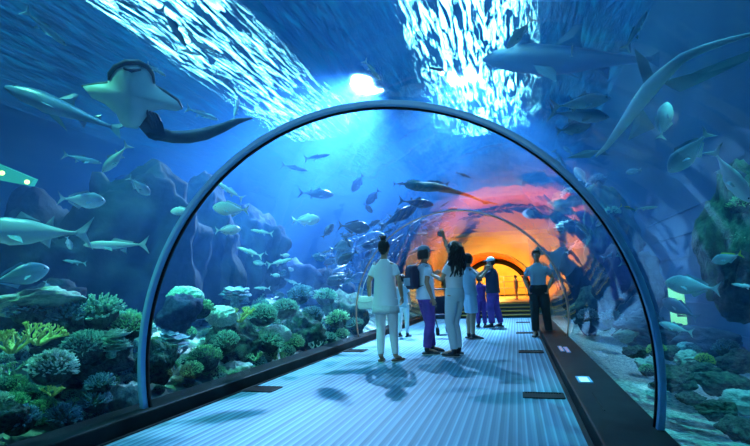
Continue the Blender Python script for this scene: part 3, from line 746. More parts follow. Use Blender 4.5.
for a in [
 ('tuna',33,232,86,178,4.6,'fish_silver','large silvery tuna-shaped fish cut by the left edge'),
 ('jack',82,200,36,-4,5.2,'fish_silver','deep-bodied pale fish in front of the tall dark rock, facing right'),
 ('slim',117,245,52,180,5.0,'fish_silver','pale elongated fish facing left in front of the dark rock'),
 ('jack',18,276,44,12,4.8,'fish_blue','blue round-bodied fish near the left edge, facing right'),
 ('jack',139,186,24,-42,5.4,'fish_silver','small pale fish nosing down beside the rock crest'),
 ('tuna',116,158,34,232,5.4,'fish_silver','pale fish diving steeply under the big ray'),
 ('slim',82,159,30,-12,6.5,'fish_blue','dim bluish fish left of the steeply diving one'),
 ('jack',69,243,12,-75,5.5,'fish_silver','tiny pale fish between the tuna and the elongated fish'),
 ('jack',48,287,12,-70,5.6,'fish_blue','tiny blue fish low under the tuna'),
 ('slim',75,262,18,170,6.2,'fish_blue','dim small fish under the elongated pale fish'),
 ('jack',182,211,20,185,5.5,'fish_pale','small pale fish crossing behind the arch rib'),
 ('jack',231,209,34,176,5.8,'fish_pale','bright white fish facing left inside the arch'),
 ('jack',228,230,24,2,6.0,'fish_pale','white fish facing right just below the bright one'),
 ('slim',230,191,30,148,6.5,'fish_pale','slender pale fish rising above the bright white one'),
 ('slim',262,232,22,170,7.0,'fish_pale','slender pale fish at the edge of the bluish rock'),
 ('slim',250,252,26,160,7.2,'fish_pale','pale fish over the bluish rock'),
 ('slim',280,262,26,12,8.0,'fish_pale','pale slender fish near the distant sand'),
 ('slim',45,28,36,-38,6.0,'fish_blue','slim dim fish high in the upper left'),
 ('slim',173,27,38,-55,6.0,'fish_blue','slim dark fish left of the upper white ripples'),
 ('slim',188,52,22,-8,6.5,'fish_pale','bright slim fish below the white ripples, upper left'),
 ('slim',202,46,22,-14,6.8,'fish_pale','bright slim fish right beside its twin under the ripples'),
 ('slim',190,34,22,-50,7.0,'fish_silver','pale slim fish above the pair of bright slim fish'),
 ('slim',202,114,30,-18,7.0,'fish_silver','slim pale fish above the tail of the ray'),
 ('slim',225,82,26,-40,7.5,'fish_blue','dim slim fish right of the ray'),
 ('slim',236,110,22,75,7.5,'fish_silver','upright slim fish right of the ray tail'),
 ('slim',156,70,18,-30,6.8,'fish_pale','short bright fish right of the head of the ray'),
 ('slim',125,4,20,-10,6.8,'fish_blue','small fish at the top edge over the ray'),
 ('slim',372,70,24,-50,9,'fish_pale','pale fish against the bright patch overhead'),
 ('slim',439,70,19,164,8,'fish_silhouette','small dark fish beside the brightest ripples overhead'),
 ('tuna',520,33,34,228,5.5,'fish_pale','bright cyan fish diving left of the faint large shark'),
 ('slim',572,51,10,85,7,'fish_pale','tiny bright upright fish over the faint shark'),
 ('tuna',580,103,50,4,6.5,'fish_silver','uppermost of the three hazy fish on the upper right'),
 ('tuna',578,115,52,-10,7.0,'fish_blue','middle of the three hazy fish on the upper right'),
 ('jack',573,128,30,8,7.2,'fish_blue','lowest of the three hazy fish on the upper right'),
 ('slim',636,31,34,58,6.0,'fish_blue','slim fish rising near the top right'),
 ('jack',664,121,32,80,5.0,'fish_silver','pale fish swimming straight up on the right'),
 ('jack',689,152,44,228,4.6,'fish_silver','broad silvery fish nosing down on the right, tail raised'),
 ('tuna',730,175,52,-62,4.4,'fish_silver','silvery fish diving toward the lower right with fins spread'),
 ('jack',692,286,40,176,4.8,'fish_silver','pale fish facing left above the green lit window'),
 ('jack',680,309,30,152,4.6,'fish_dim','dark fish in front of the green lit window'),
 ('tuna',676,328,26,168,5.0,'fish_silver','small fish under the green lit window'),
 ('slim',646,208,18,5,6.0,'fish_silver','small pale fish in the middle of the right-hand water'),
 ('slim',620,252,26,100,7.0,'fish_teal','upright greenish fish just inside the right arch rib'),
 ('slim',745,286,18,175,4.6,'fish_pale','small bright fish at the right edge'),
]: fish(*a)
fish('jack', 727, 258, 22, 200, 4.8, 'fish_silver', 'small fish with a yellow back fin near the right edge', yellow=True)
fish('slim', 628, 208, 14, -20, 6.5, 'fish_teal', 'small fish with yellow fins right of the arch rib', yellow=True)
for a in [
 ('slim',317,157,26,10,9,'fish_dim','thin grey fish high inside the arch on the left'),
 ('jack',358,183,21,238,9,'fish_silhouette','dark fish nosing down in the middle of the arch'),
 ('jack',373,197,20,230,9.5,'fish_silhouette','dark fish below and right of the nosing-down one'),
 ('jack',368,208,13,-50,9.5,'fish_silhouette','tiny dark fish under the pair in the middle of the arch'),
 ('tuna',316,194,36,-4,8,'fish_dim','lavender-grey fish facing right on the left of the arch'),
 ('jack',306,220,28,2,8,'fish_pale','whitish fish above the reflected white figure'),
 ('jack',328,231,18,50,8.5,'fish_silhouette','dark fish turned upward over the reflected white figure'),
 ('jack',354,227,32,-6,8.5,'fish_silhouette','dark fish facing right, left of the head of the woman in white'),
 ('slim',346,240,18,-60,9,'fish_silhouette','small dark fish diving left of the head of the woman in white'),
 ('tuna',416,203,36,-8,9,'fish_silhouette','dark fish under the long-tailed ray'),
 ('tuna',398,217,44,28,8.5,'fish_silhouette','big dark fish above the head of the woman in white'),
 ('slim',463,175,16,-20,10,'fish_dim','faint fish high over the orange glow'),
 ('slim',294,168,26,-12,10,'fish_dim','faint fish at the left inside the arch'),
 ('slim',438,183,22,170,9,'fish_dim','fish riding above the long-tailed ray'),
 ('slim',402,184,18,0,9,'fish_silhouette','small dark fish at the nose of the long-tailed ray'),
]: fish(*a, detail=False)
# dense school of dark fish left of the orange glow
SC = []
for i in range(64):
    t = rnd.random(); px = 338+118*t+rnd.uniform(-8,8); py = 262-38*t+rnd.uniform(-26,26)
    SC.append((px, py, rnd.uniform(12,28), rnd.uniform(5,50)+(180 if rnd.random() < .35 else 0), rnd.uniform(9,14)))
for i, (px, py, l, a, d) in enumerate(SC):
    fish(('jack','tuna','slim')[i % 3], px, py, l, a, d, ('fish_silhouette','fish_silhouette','fish_dim')[i//3 % 3], 'dark fish in the dense school behind the visitors, left of the orange glow', detail=False, group='dense school behind the visitors', turn=rnd.uniform(-.6,.6))
for i in range(26):
    px = rnd.uniform(240,335); py = rnd.uniform(250,300)
    fish(('jack','slim')[i % 2], px, py, rnd.uniform(8,18), rnd.uniform(-25,25)+(180 if i % 3 == 0 else 0), rnd.uniform(8,12), ('fish_silver','fish_pale','fish_dim')[i % 3], 'small fish over the hazy left reef inside the arch', detail=False, group='small fish over the left reef')
for i in range(22):
    px = rnd.uniform(535,640); py = rnd.uniform(150,300)
    fish(('jack','slim')[i % 2], px, py, rnd.uniform(10,24), rnd.uniform(-60,60)+(180 if i % 2 == 0 else 0), rnd.uniform(8,13), ('fish_blue','fish_silver','fish_dim')[i % 3], 'small fish in front of the dark right-hand reef', detail=False, group='small fish by the right reef')

# sharks
fish('shark', 68, 111, 92, 163, 5.4, 'fish_dim', 'slender small dark shark left of the big ray', turn=.3, roll=.3)
fish('shark', 575, 60, 168, 174, 13.2, 'fish_dim', 'large faint shark high on the upper right', turn=.2)  # dim skin close to the water colour paints in the haze
def bent_shark(px0, py0, d0, pts, rad, name, mk, label):  # body shaped for a bright streak taken for a shark's distorted reflection
    P = [at(x, y, d) for x, y, d in pts]; r = empty(name, label, 'shark', P[len(P)//2])
    inv = -Vector(P[len(P)//2]); s = MB(); s.tube([p+inv for p in P], rad, 14, flat=.6, side=tuple(UP)); s.build('body', M[mk], r)
    return r, P, inv
r_, P_, inv_ = bent_shark(0, 0, 0, [(752,34,3.9),(730,40,3.95),(705,48,4.0),(682,58,4.05),(664,74,4.1),(650,88,4.2),(636,106,4.4),(622,126,4.6),(606,147,4.8),(596,156,5.0)], [.010,.02,.028,.036,.05,.066,.06,.045,.025,.012], 'shark', 'fish_silver', 'bright streak built as a long bent pale shark across the upper right corner')
def fin3(pts, name, mk, r):
    a = [Vector(p) for p in pts]; n = len(a); c = sum(a, Vector())/n; nn = (a[1]-a[0]).cross(a[2]-a[0]).normalized()*.008
    s = MB(); s.add(a+[c+nn, c-nn], [(i, (i+1) % n, n) for i in range(n)]+[((i+1) % n, i, n+1) for i in range(n)]); return s.build(name, M[mk], r, smooth=False)
q = lambda x, y, d: at(x, y, d)+inv_
fin3([q(660,82,4.15), q(690,74,4.1), q(720,62,4.0), q(752,50,4.0), q(748,60,4.1), q(715,76,4.1), q(680,92,4.15)], 'pectoral_fin', 'fish_blue', r_)
fin3([q(655,80,4.15), q(648,60,4.2), q(634,48,4.3), q(638,66,4.25), q(645,88,4.2)], 'dorsal_fin', 'fish_blue', r_)
fin3([q(600,150,4.9), q(585,150,5.0), q(566,158,5.1), q(590,158,5.0)], 'tail_fin', 'fish_blue', r_)
fin3([q(640,104,4.4), q(628,140,4.5), q(655,128,4.4)], 'pelvic_fin', 'fish_blue', r_)

# ------------------------------------------------------------------ rays
def slab(outline, ctr, belly, back, name, parent, th, dmap, inv, mats, bulge=.10):
    """body of a ray: outline (px, py) at distances dmap; domed towards and away from the camera"""
    n = len(outline); v = ray(*ctr); c = at(*ctr, dmap(*ctr)); E_ = [at(x, y, dmap(x, y)) for x, y in outline]
    s = MB(); ringsf = [(1, 0), (.9, .35), (.7, .65), (.45, .88), (.2, .98)]
    front = []; backr = []
    for q_, h in ringsf:
        front.append([c+(e-c)*q_-v*(h*bulge)+inv for e in E_]); backr.append([c+(e-c)*q_+v*(h*bulge*.7)+inv for e in E_])
    vs = [p for r in front for p in r]+[c-v*bulge+inv]; fs = []
    for k in range(len(ringsf)-1):
        for i in range(n): j = (i+1) % n; fs.append((k*n+i, k*n+j, (k+1)*n+j, (k+1)*n+i))
    L_ = (len(ringsf)-1)*n
    for i in range(n): fs.append((L_+i, L_+(i+1) % n, len(vs)-1))
    s.cur = 0; s.add(vs, fs)
    vs = [p for r in backr for p in r]+[c+v*bulge*.7+inv]; s.cur = 1
    s.add(vs, [f[::-1] for f in fs])
    o = s.build(name, mats, parent); return o
RD = 4.6
dm = lambda x, y: RD+.25*abs(x-128)/50
rr = empty('guitar_ray', 'large ray with a pale belly, spread wings and a thick dark tail', 'ray', at(130, 95, RD)); inv = -at(130, 95, RD)
s = slab([(110,74),(116,66),(126,62),(138,62),(148,67),(153,74),(155,84),(165,92),(178,101),(183,109),(176,111),(162,109),(150,112),(144,120),(140,126),(130,127),(121,124),(116,114),(105,104),(92,98),(82,86),(95,84),(107,83)], (131,95), 0, 0, 'body', rr, .1, dm, inv, [M['ray_belly'], M['ray_dark']], .13)
# dark rim of the snout, mouth, wing edges, gill slits
def band(pts, rad, name, mk, off=.12, parent=rr, iv=None):
    iv = inv if iv is None else iv
    s = MB(); s.tube([at(x, y, dm(x, y)-off)+iv for x, y in pts], rad, 8); return s.build(name, M[mk], parent)
band([(109,80),(110,74),(116,67),(126,62.5),(138,62.5),(147,67),(152,74),(154,83)], [.010,.020,.024,.026,.026,.024,.022,.012], 'snout_rim', 'ray_dark', .03)
band([(124,68),(131,70.5),(140,69.5)], [.012,.02,.012], 'mouth', 'ray_dark', .075)
band([(82,86),(95,84.5),(108,83)], [.008,.014,.012], 'wing_edge', 'ray_dark', -.0)
band([(154,86),(165,92),(178,101),(182,108)], [.016,.018,.016,.01], 'wing_edge', 'ray_dark', -.0)
for k in range(4):
    band([(146.5+k*3.6,110+k*1.5),(149.5+k*3.4,118+k),(153+k*3,127+k*.5)], [.010,.014,.010], 'gill_slit', 'ray_dark', .05)
s = MB(); TP = [(140,120),(150,129),(160,134),(172,137),(188,137),(205,134),(222,128),(238,121),(253,118)]
s.tube([at(x, y, RD+.1+.004*(x-140))+inv for x, y in TP], [.05,.07,.06,.055,.06,.058,.045,.03,.006], 12, flat=.5, side=tuple(UP)); s.build('tail', M['ray_dark'], rr)
q = lambda x, y: at(x, y, RD+.1)+inv
def finr(pts, name, mk): 
    a = [q(*p) for p in pts]; n = len(a); c = sum(a, Vector())/n; v = ray(130, 95)*.012
    s = MB(); s.add(a+[c+v, c-v], [(i, (i+1) % n, n) for i in range(n)]+[((i+1) % n, i, n+1) for i in range(n)]); s.build(name, M[mk], rr, smooth=False)
finr([(118,120),(126,123),(140,126),(137,129),(124,127)], 'pelvic_fin', 'ray_belly')
finr([(146,132),(156,134),(164,138),(156,141),(148,138)], 'pelvic_fin', 'ray_dark')
finr([(146,110),(157,113),(163,124),(165,134),(152,130),(146,122)], 'gill_patch', 'ray_dark')

# long-tailed ray inside the arch
r2 = empty('long_tailed_ray', 'dark green ray with a long thin tail gliding above the visitors', 'ray', at(428, 187, 8.6)); inv2 = -at(428, 187, 8.6)
dm2 = lambda x, y: 8.6
slab([(403,183),(412,181),(425,182),(436,182.5),(445,186),(452,190),(444,191),(430,192),(415,191),(406,188)], (426,187), 0, 0, 'body', r2, .1, dm2, inv2, [M['ray_green'], M['ray_green']], .16)
slab([(406,181),(413,179.5),(420,181),(412,184)], (412,182), 0, 0, 'wing_tip', r2, .1, dm2, inv2, [M['fish_pale'], M['fish_pale']], .03)
s = MB(); s.tube([at(x, y, 8.6)+inv2 for x, y in [(440,188),(455,191.5),(470,196),(482,201),(497,204)]], [.07,.035,.025,.018,.01], 8); s.build('tail', M['ray_dark'], r2)
s = MB(); s.ell(at(486,202.5,8.6)+inv2, (.06,.04,.03)); s.build('tail_spine', M['ray_dark'], r2)

# lit openings in the tank
def panel(corners, name, m, label, cat=None, th=.06):
    c = [at(*p) for p in corners]; n = (c[1]-c[0]).cross(c[2]-c[0]).normalized()*th
    s = MB(); s.loft([[p for p in c], [p+n for p in c]]); return s.build(name, m, smooth=False)
def wallpt(px, py, x): r = ray(px, py); return EYE + r*((x-EYE.x)/r.x)
c = [wallpt(673,288,TX1-.02), wallpt(683,288,TX1-.02), wallpt(683,326,TX1-.02), wallpt(673,326,TX1-.02)]
y0_, y1_ = min(p.y for p in c), max(p.y for p in c); z0_, z1_ = min(p.z for p in c), max(p.z for p in c)
s = MB(); s.box((TX1-.03, (y0_+y1_)/2, (z0_+z1_)/2), (.04, y1_-y0_, z1_-z0_)); o = s.build('window_5', M['winglow'], smooth=False); struct(o); tag(o, 'narrow green glowing window in the right tank wall')
lw = MB(); p = [at(-12,160,9.5), at(34,179,9.5), at(30,186,9.5), at(-12,178,9.5)]
n_ = FW*.1; lw.loft([p, [x+n_ for x in p]]); o = lw.build('light_slot', M['slotglow'], smooth=False); tag(o, 'green glowing slot light above the dark rock at the left edge', 'light')
for px, py, lb in ((2,173,'tiny yellow lamp at the left edge inside the green slot'), (27,182,'tiny yellow lamp at the right end of the green slot')):
    s = MB(); s.ell((0,0,0), (.035,.035,.035)); o = s.build('spot_lamp', M['lampyellow'], loc=at(px, py, 9.3)); tag(o, lb, 'lamp')

#PEOPLE_BEGIN
# ------------------------------------------------------------------ people
V = Vector
def hand(s, W, d, n, curl=.5, k=1.0, side=1):
    """palm, four bent fingers of different lengths and a thumb; W wrist, d direction, n palm normal"""
    d = d.normalized(); n = (n-d*n.dot(d)).normalized(); l = d.cross(n)*side
    s.tube([W-d*.02*k, W+d*.03*k, W+d*.075*k, W+d*.09*k], [.022*k, .033*k, .038*k, .034*k], 10, flat=.42, side=tuple(l))
    for i, L_ in enumerate((.066,.076,.072,.056)):
        b = W+d*.078*k+l*((i-1.5)*.019*k); p = [b]; a = d.copy()
        for q in (.45,.32,.23):
            a = (Quaternion(d.cross(n), curl*.9) @ a).normalized() if curl else a
            p.append(p[-1]+a*L_*q*k)
        s.tube(p, [.0095*k,.009*k,.0085*k,.007*k], 6)
    b = W+d*.02*k-l*.028*k; t = (d*.7-l*.6+n*.35).normalized()
    s.tube([b, b+t*.035*k, b+t*.035*k+(d*.9+n*.3).normalized()*.03*k], [.013*k,.011*k,.008*k], 6)
TORSO = [(.84,.150,.105),(.92,.162,.112),(1.02,.130,.095),(1.14,.134,.098),(1.25,.152,.108),(1.31,.150,.10),(1.355,.125,.088),(1.39,.092,.074),(1.42,.066,.062),(1.45,.052,.055)]
def person(label, px, py, H, face, c, group=None, z=0.0, pos=None):
    k = H/1.7; vx = c.get('voxel', .013)
    loc = pos if pos is not None else ground(px, py, z)
    r = empty('person', label, 'person', loc, math.radians(face), group)
    wf = .9 if c.get('woman') else 1.0; wb = c.get('wide', 1.0)
    S = lambda p: V((p[0], p[1], p[2]))*k
    sh = {1: V((.165*wf, 0, 1.325)), -1: V((-.165*wf, 0, 1.325))}
    arms = {}
    for sd, key in ((1, 'R'), (-1, 'L')):
        a = c.get('arm'+key, [(sd*.225*wf, -.02, 1.12), (sd*.235*wf, .05, .87)])
        arms[sd] = [sh[sd]] + [V(p) for p in a]
    legs = {}
    for sd, key in ((1, 'R'), (-1, 'L')):
        l = c.get('leg'+key, [(sd*.10, .015, .48), (sd*.11, -.02, .085), (sd*.13, .16, .03)])
        legs[sd] = [V((sd*.088, 0, .88))] + [V(p) for p in l]
    # ---- body, one continuous surface
    s = MB(); s.rings([(0, 0, z_*k, a*k*wf*wb, b*k*wb) for z_, a, b in TORSO], 20, 2.3)
    hx, hy = c.get('head', (0, 0)); tz = math.radians(c.get('turn', 0)); tilt = math.radians(c.get('tilt', 0))
    HR = Matrix.Rotation(tz, 3, 'Z') @ Matrix.Rotation(tilt, 3, 'X'); hc = V((hx, hy+.012, 1.50))
    hp = lambda x, y, z_: (hc + HR @ V((x, y, z_-1.50)))*k
    s.tube([V((0,-.005,1.40))*k, V((hx*.4, hy*.4, 1.46))*k, hp(0, .0, 1.55)], [.062*k*wf, .052*k*wf, .05*k*wf], 12)
    s.ell(hp(0, 0, 1.603), (.074*k, .092*k, .104*k), 18, 12, HR); s.ell(hp(0, .035, 1.545), (.052*k, .055*k, .052*k), 14, 9, HR)
    s.ell(hp(0, .062, 1.513), (.026*k, .024*k, .02*k), 10, 7, HR)
    s.tube([hp(0, .088, 1.615), hp(0, .103, 1.585), hp(0, .098, 1.572)], [.008*k, .014*k, .012*k], 8)
    for sd in (1, -1):
        s.ell(hp(sd*.074, -.005, 1.592), (.012*k, .022*k, .032*k), 8, 7, HR)
        A = arms[sd]; s.tube([V((sd*.09*wf, 0, 1.355))*k, A[0]*k, (A[0]*.5+A[1]*.5)*k, A[1]*k, (A[1]*.65+A[2]*.35)*k, A[2]*k], [.05*k, .050*k*wb*wf, .043*k*wf, .038*k*wf, .04*k*wf, .026*k], 12)
        Lg = legs[sd]; s.tube([Lg[0]*k, (Lg[0]*.55+Lg[1]*.45)*k, Lg[1]*k, (Lg[1]*.65+Lg[2]*.35+V((0,-.012,0)))*k, Lg[2]*k], [.092*k, .078*k, .055*k, .056*k, .037*k], 12)
        s.tube([Lg[2]*k, (Lg[2]*.4+Lg[3]*.6+V((0,0,.005)))*k, Lg[3]*k], [.036*k, .032*k, .024*k], 10, flat=.8)
    ex = MB()
    for sd, key in ((1, 'R'), (-1, 'L')):
        A = arms[sd]; d = (A[2]-A[1]).normalized(); d = V(c['dir'+key]) if 'dir'+key in c else d
        n = V(c.get('palm'+key, (-sd, 0, 0)))
        hand(ex, A[2]*k, d, n, c.get('curl', .45), k, sd)
    b = s.build('body', M[c.get('skin', 'skin')], r, voxel=vx*k, sm=3, extra=ex)
    # ---- face
    if c.get('face', True):
        for sd in (1, -1):
            s = MB(); s.ell(hp(sd*.030, .083, 1.607), (.013*k, .008*k, .007*k), 8, 6, HR); e = s.build('eye', M['eye'], b)
            s = MB(); s.ell(hp(sd*.030, .089, 1.607), (.006*k, .004*k, .006*k), 8, 6, HR); s.tube([hp(sd*.015, .090, 1.626), hp(sd*.032, .091, 1.631), hp(sd*.047, .083, 1.624)], .004*k, 6); s.build('eyebrow', M['hair'], b)
        s = MB(); s.tube([hp(-.022, .081, 1.548), hp(0, .090, 1.547), hp(.022, .081, 1.548)], [.004*k, .007*k, .004*k], 6); s.build('mouth', M['lip'], b)
    # ---- trousers
    bt = c['bottom']; ease = bt[2]; s = MB()
    s.rings([(0, 0, z_*k, (a+.014)*k*wf*wb, (b_+.014)*k*wb) for z_, a, b_ in [(.80,.14,.09),(.86,.16,.108),(.93,.166,.115),(1.01,.145,.102)]], 20, 2.3)
    for sd in (1, -1):
        Lg = legs[sd]
        if bt[1] == 'long':
            hem = Lg[2]*.93+Lg[1]*.07
            P = [Lg[0], Lg[0]*.55+Lg[1]*.45, Lg[1], Lg[1]*.6+Lg[2]*.4+V((0,-.01,0)), hem]; R_ = [.10, .086+ease, .064+ease, .062+ease, .048+ease*1.2]
        elif bt[1] == 'short':
            P = [Lg[0], Lg[0]*.5+Lg[1]*.5, Lg[0]*.08+Lg[1]*.92]; R_ = [.10, .092+ease, .078+ease]
        s.tube([p*k for p in P], [q*k for q in R_], 14, dome=False)
    s.build(c.get('bottomname', 'trousers'), M[bt[0]], r, voxel=vx*k, sm=2)
    # ---- top
    tp = c['top']; hem, sleeve, flare = tp[1], tp[2], tp[3]; s = MB(); g = c.get('loose', .018)
    spec = [(z_, a+g*(1 if z_ < 1.3 else .6), b_+g) for z_, a, b_ in TORSO[:-1] if z_ > hem+.03]
    if hem < .8:
        spec = [(z_, max(a, .145+g+flare*(1.2-z_)/(1.2-hem)), max(b_, .105+g+flare*.6*(1.2-z_)/(1.2-hem))) if z_ < 1.2 else (z_, a, b_) for z_, a, b_ in spec]; flare *= .25
    elif hem < .9: spec = [(z_, max(a, .155+g), max(b_, .108+g)) if z_ < 1.2 else (z_, a, b_) for z_, a, b_ in spec]
    spec = [(hem, spec[0][1]+flare, spec[0][2]+flare), (hem+.02, spec[0][1]+flare*.9, spec[0][2]+flare*.9)] + spec + [(1.440, .062, .060)]
    s.rings([(0, 0, z_*k, a*k*wf*wb, b_*k*wb) for z_, a, b_ in spec], 24, 2.3)
    for sd in (1, -1):
        A = arms[sd]; 
        if sleeve <= 1: P = [V((sd*.08*wf, 0, 1.365)), A[0], A[0]*(1-sleeve)+A[1]*sleeve]; R_ = [.04, .056*wb, .060]
        else: P = [V((sd*.10*wf, 0, 1.385)), A[0], A[1], A[1]*.15+A[2]*.85]; R_ = [.068, .070*wb, .055, .042]
        s.tube([p*k for p in P], [q*k*wf for q in R_], 14, dome=False)
    t = s.build(c.get('topname', 'shirt'), M[tp[0]], r, voxel=vx*k, sm=2)
    if c.get('lace'):
        s = MB()
        n = 44; R1 = (spec[0][1]+.002)*k*wf; R2 = (spec[0][2]+.002)*k
        vs = []; fs = []
        for j, (dz, q) in enumerate(((.06, .99), (.0, 1.01), (-.05, 1.03))):
            for i in range(n):
                a = 2*PI*i/n; w = 1+.045*math.sin(a*11)*(j/2); vs.append((R1*q*w*math.cos(a), R2*q*w*math.sin(a), (hem+dz+(.014*math.sin(a*22) if j == 2 else 0))*k))
        for j in range(2):
            for i in range(n): fs.append((j*n+i, j*n+(i+1) % n, (j+1)*n+(i+1) % n, (j+1)*n+i))
        s.add(vs, fs); o = s.build('lace_hem', M['lace'], t); md = o.modifiers.new('s', 'SOLIDIFY'); md.thickness = .006
    # ---- shoes
    for sd in (1, -1):
        A_, T_ = legs[sd][2], legs[sd][3]; d = V((T_.x-A_.x, T_.y-A_.y, 0)).normalized(); f = V((A_.x, A_.y, 0)); st_ = c.get('shoe', 'shoe'); zb = min(A_.z-.085, 0) if A_.z < .085 else A_.z-.085
        up = V((0, 0, max(0, zb)))
        s = MB(); s.tube([(f-d*.055+V((0,0,.028))+up)*k, (f+d*.05+V((0,0,.028))+up)*k, (f+d*.15+V((0,0,.024))+up)*k, (f+d*.20+V((0,0,.02))+up)*k], [.038*k, .042*k, .044*k, .032*k], 12, flat=.55, side=tuple(d.cross(V((0,0,1)))))
        if st_ != 'sandal': s.tube([(f+V((0,0,.10))+up)*k, (f+d*.01+V((0,0,.05))+up)*k, (f+d*.09+V((0,0,.04))+up)*k], [.042*k, .045*k, .035*k], 12)
        else: s.tube([(f-d*.05+V((0,0,.03))+up)*k, (f-d*.055+V((0,0,.0))+up)*k], [.018*k, .012*k], 8)
        o = s.build('sandal' if st_ == 'sandal' else 'shoe', M[st_], r)
        s = MB(); s.tube([(f-d*.058+V((0,0,.008))+up)*k, (f+d*.07+V((0,0,.008))+up)*k, (f+d*.21+V((0,0,.008))+up)*k], [.041*k, .044*k, .034*k], 12, flat=.2, side=tuple(d.cross(V((0,0,1)))))
        s.build('sole', M['sole'], o)
    # ---- hair and cap
    h = c.get('hair', 'short'); R = random.Random(len(label)); s = MB()
    s.ell(hp(0, -.016, 1.628), (.084*k, .096*k, .094*k), 18, 12, HR); s.ell(hp(0, -.045, 1.585), (.074*k, .062*k, .075*k), 14, 9, HR)
    if h == 'bun':
        s.ell(hp(0, -.035, 1.735), (.042*k, .045*k, .045*k), 12, 8, HR)
        for i in range(9):
            a = 2*PI*i/9; s.tube([hp(.02*math.cos(a), -.035+.02*math.sin(a), 1.74), hp(.055*math.cos(a), -.035+.05*math.sin(a), 1.765+.015*R.random())], [.012*k, .004*k], 5)
        s.ell(hp(0, -.06, 1.545), (.045*k, .035*k, .05*k), 10, 7, HR)
    if h == 'curly':
        for i in range(46):
            a = PI+.15+(PI-.3)*R.random(); q = R.uniform(.55, 1.0); x, y = math.cos(a)*.095*q, math.sin(a)*.10*q-.01; ln = R.uniform(.26,.50); ph = R.random()*6
            P = [hp(x*.8, y*.8, 1.66)]
            for j in range(1, 9): t_ = j/8; P.append(hp(x*(1+.95*t_)+.020*math.sin(ph+j*1.7), y*(1+.8*t_)-.02+.020*math.cos(ph+j*1.7), 1.66-ln*t_))
            s.tube(P, [.025*k]*5+[.024*k,.021*k,.017*k,.010*k], 6)
    if h == 'medium':
        for i in range(26):
            a = PI*.92+(PI*1.16)*i/25; x, y = math.cos(a)*.082, math.sin(a)*.088-.01
            s.tube([hp(x*.9, y*.9, 1.66), hp(x*1.08, y*1.08, 1.58), hp(x*1.05, y*1.05, 1.51)], [.018*k, .018*k, .01*k], 6)
    if h == 'short': s.ell(hp(0, .03, 1.672), (.07*k, .062*k, .045*k), 12, 8, HR)
    hr = s.build('hair', M[c.get('haircol', 'hair')], r)
    if c.get('cap'):
        s = MB(); s.ell(hp(0, -.008, 1.655), (.092*k, .104*k, .083*k), 18, 12, HR); o = s.build('cap', M[c['cap']], r)
        s = MB(); s.tube([hp(0, .07, 1.655), hp(0, .125, 1.648), hp(0, .165, 1.640)], [.07*k, .066*k, .045*k], 12, flat=.14, side=tuple(HR @ V((1,0,0)))); s.build('visor', M[c['cap']], o)
    return r, k, arms, hp
def rel(r, k, p): return p*k
LR = .0
# woman in white from behind
rW, kW, aW, _ = person('woman in white lace-hemmed tunic and leggings, dark hair bun, seen from behind', 387.5, 362, 1.67, -6,
    dict(woman=True, wide=.98, voxel=.011, top=('white', .72, .62, .045), loose=.022, lace=True, topname='tunic', bottom=('white', 'long', .0), bottomname='leggings', hair='bun', shoe='sandal',
         armL=[(-.235,-.03,1.12), (-.255,.03,.88)], armR=[(.225,-.03,1.12), (.215,.09,.90)],
         legL=[(-.085,.01,.48), (-.085,-.03,.085), (-.12,.13,.03)], legR=[(.095,.03,.48), (.115,.02,.085), (.15,.17,.03)]))
# her bag hangs from the left forearm
b0 = empty('handbag', 'white quilted handbag hanging at the left side of the woman in the white tunic', 'bag', ground(387.5, 362)+Matrix.Rotation(math.radians(-6), 3, 'Z') @ V((-.30, .02, .72)), math.radians(-6)); b0.scale = (.8,.8,.85)
s = MB(); s.loft([[V((x*w, y*d_, z_)) for x, y in ((-1,-.7),(-.8,-1),(.8,-1),(1,-.7),(1,.7),(.8,1),(-.8,1),(-1,.7))] for z_, w, d_ in ((0,.12,.05),(.02,.145,.065),(.12,.15,.065),(.20,.125,.04),(.215,.11,.02))]); s.build('pouch', M['bag'], b0, bevel=.008)
s = MB(); s.tube([(-.10,0,.20), (-.04,0,.40), (.10,-.01,.66), (.18,-.02,.78)], .008, 8); s.tube([(.10,0,.20), (.10,.01,.42), (.14,0,.62), (.19,0,.78)], .008, 8); s.build('strap', M['bag'], b0)
s = MB(); s.tube([(-.13,-.067,.13), (0,-.075,.11), (.13,-.067,.13)], .007, 6); s.build('clasp', M['sole'], b0)
# youth with cap and backpack
fY = -58; gY = ground(428, 354)
person('youth in grey-blue cap, pale tee and purple trousers, wearing a backpack', 428, 354, 1.62, fY,
    dict(voxel=.012, top=('lightblue', .86, .55, .01), loose=.024, bottom=('purple', 'long', .016), cap='capblue', hair='medium', skin='skin_dark',
         armR=[(.215,-.06,1.13), (.205,.03,.88)], armL=[(-.22,.05,1.14), (-.16,.22,1.25)],
         legR=[(.10,.02,.48), (.11,-.06,.085), (.13,.12,.03)], legL=[(-.10,.09,.48), (-.11,.12,.085), (-.12,.32,.03)]))
rm = Matrix.Rotation(math.radians(fY), 3, 'Z')
bp_ = empty('backpack', 'dark blue backpack on the back of the young person in the cap', 'backpack', gY+rm @ V((0, -.205, .98)), math.radians(fY))
s = MB(); s.loft([[V((x*w, y*d_, z_)) for x, y in ((-1,-.6),(-.75,-1),(.75,-1),(1,-.6),(1,.8),(-1,.8))] for z_, w, d_ in ((0,.12,.05),(.04,.145,.075),(.25,.15,.08),(.34,.12,.06),(.37,.07,.03))]); s.build('pack_body', M['navy'], bp_, bevel=.01)
s = MB(); s.loft([[V((x*w, -.08+y*.03, z_)) for x, y in ((-1,-1),(1,-1),(1,1),(-1,1))] for z_, w in ((.05,.1),(.17,.105))]); s.build('front_pocket', M['capblue'], bp_, bevel=.01)
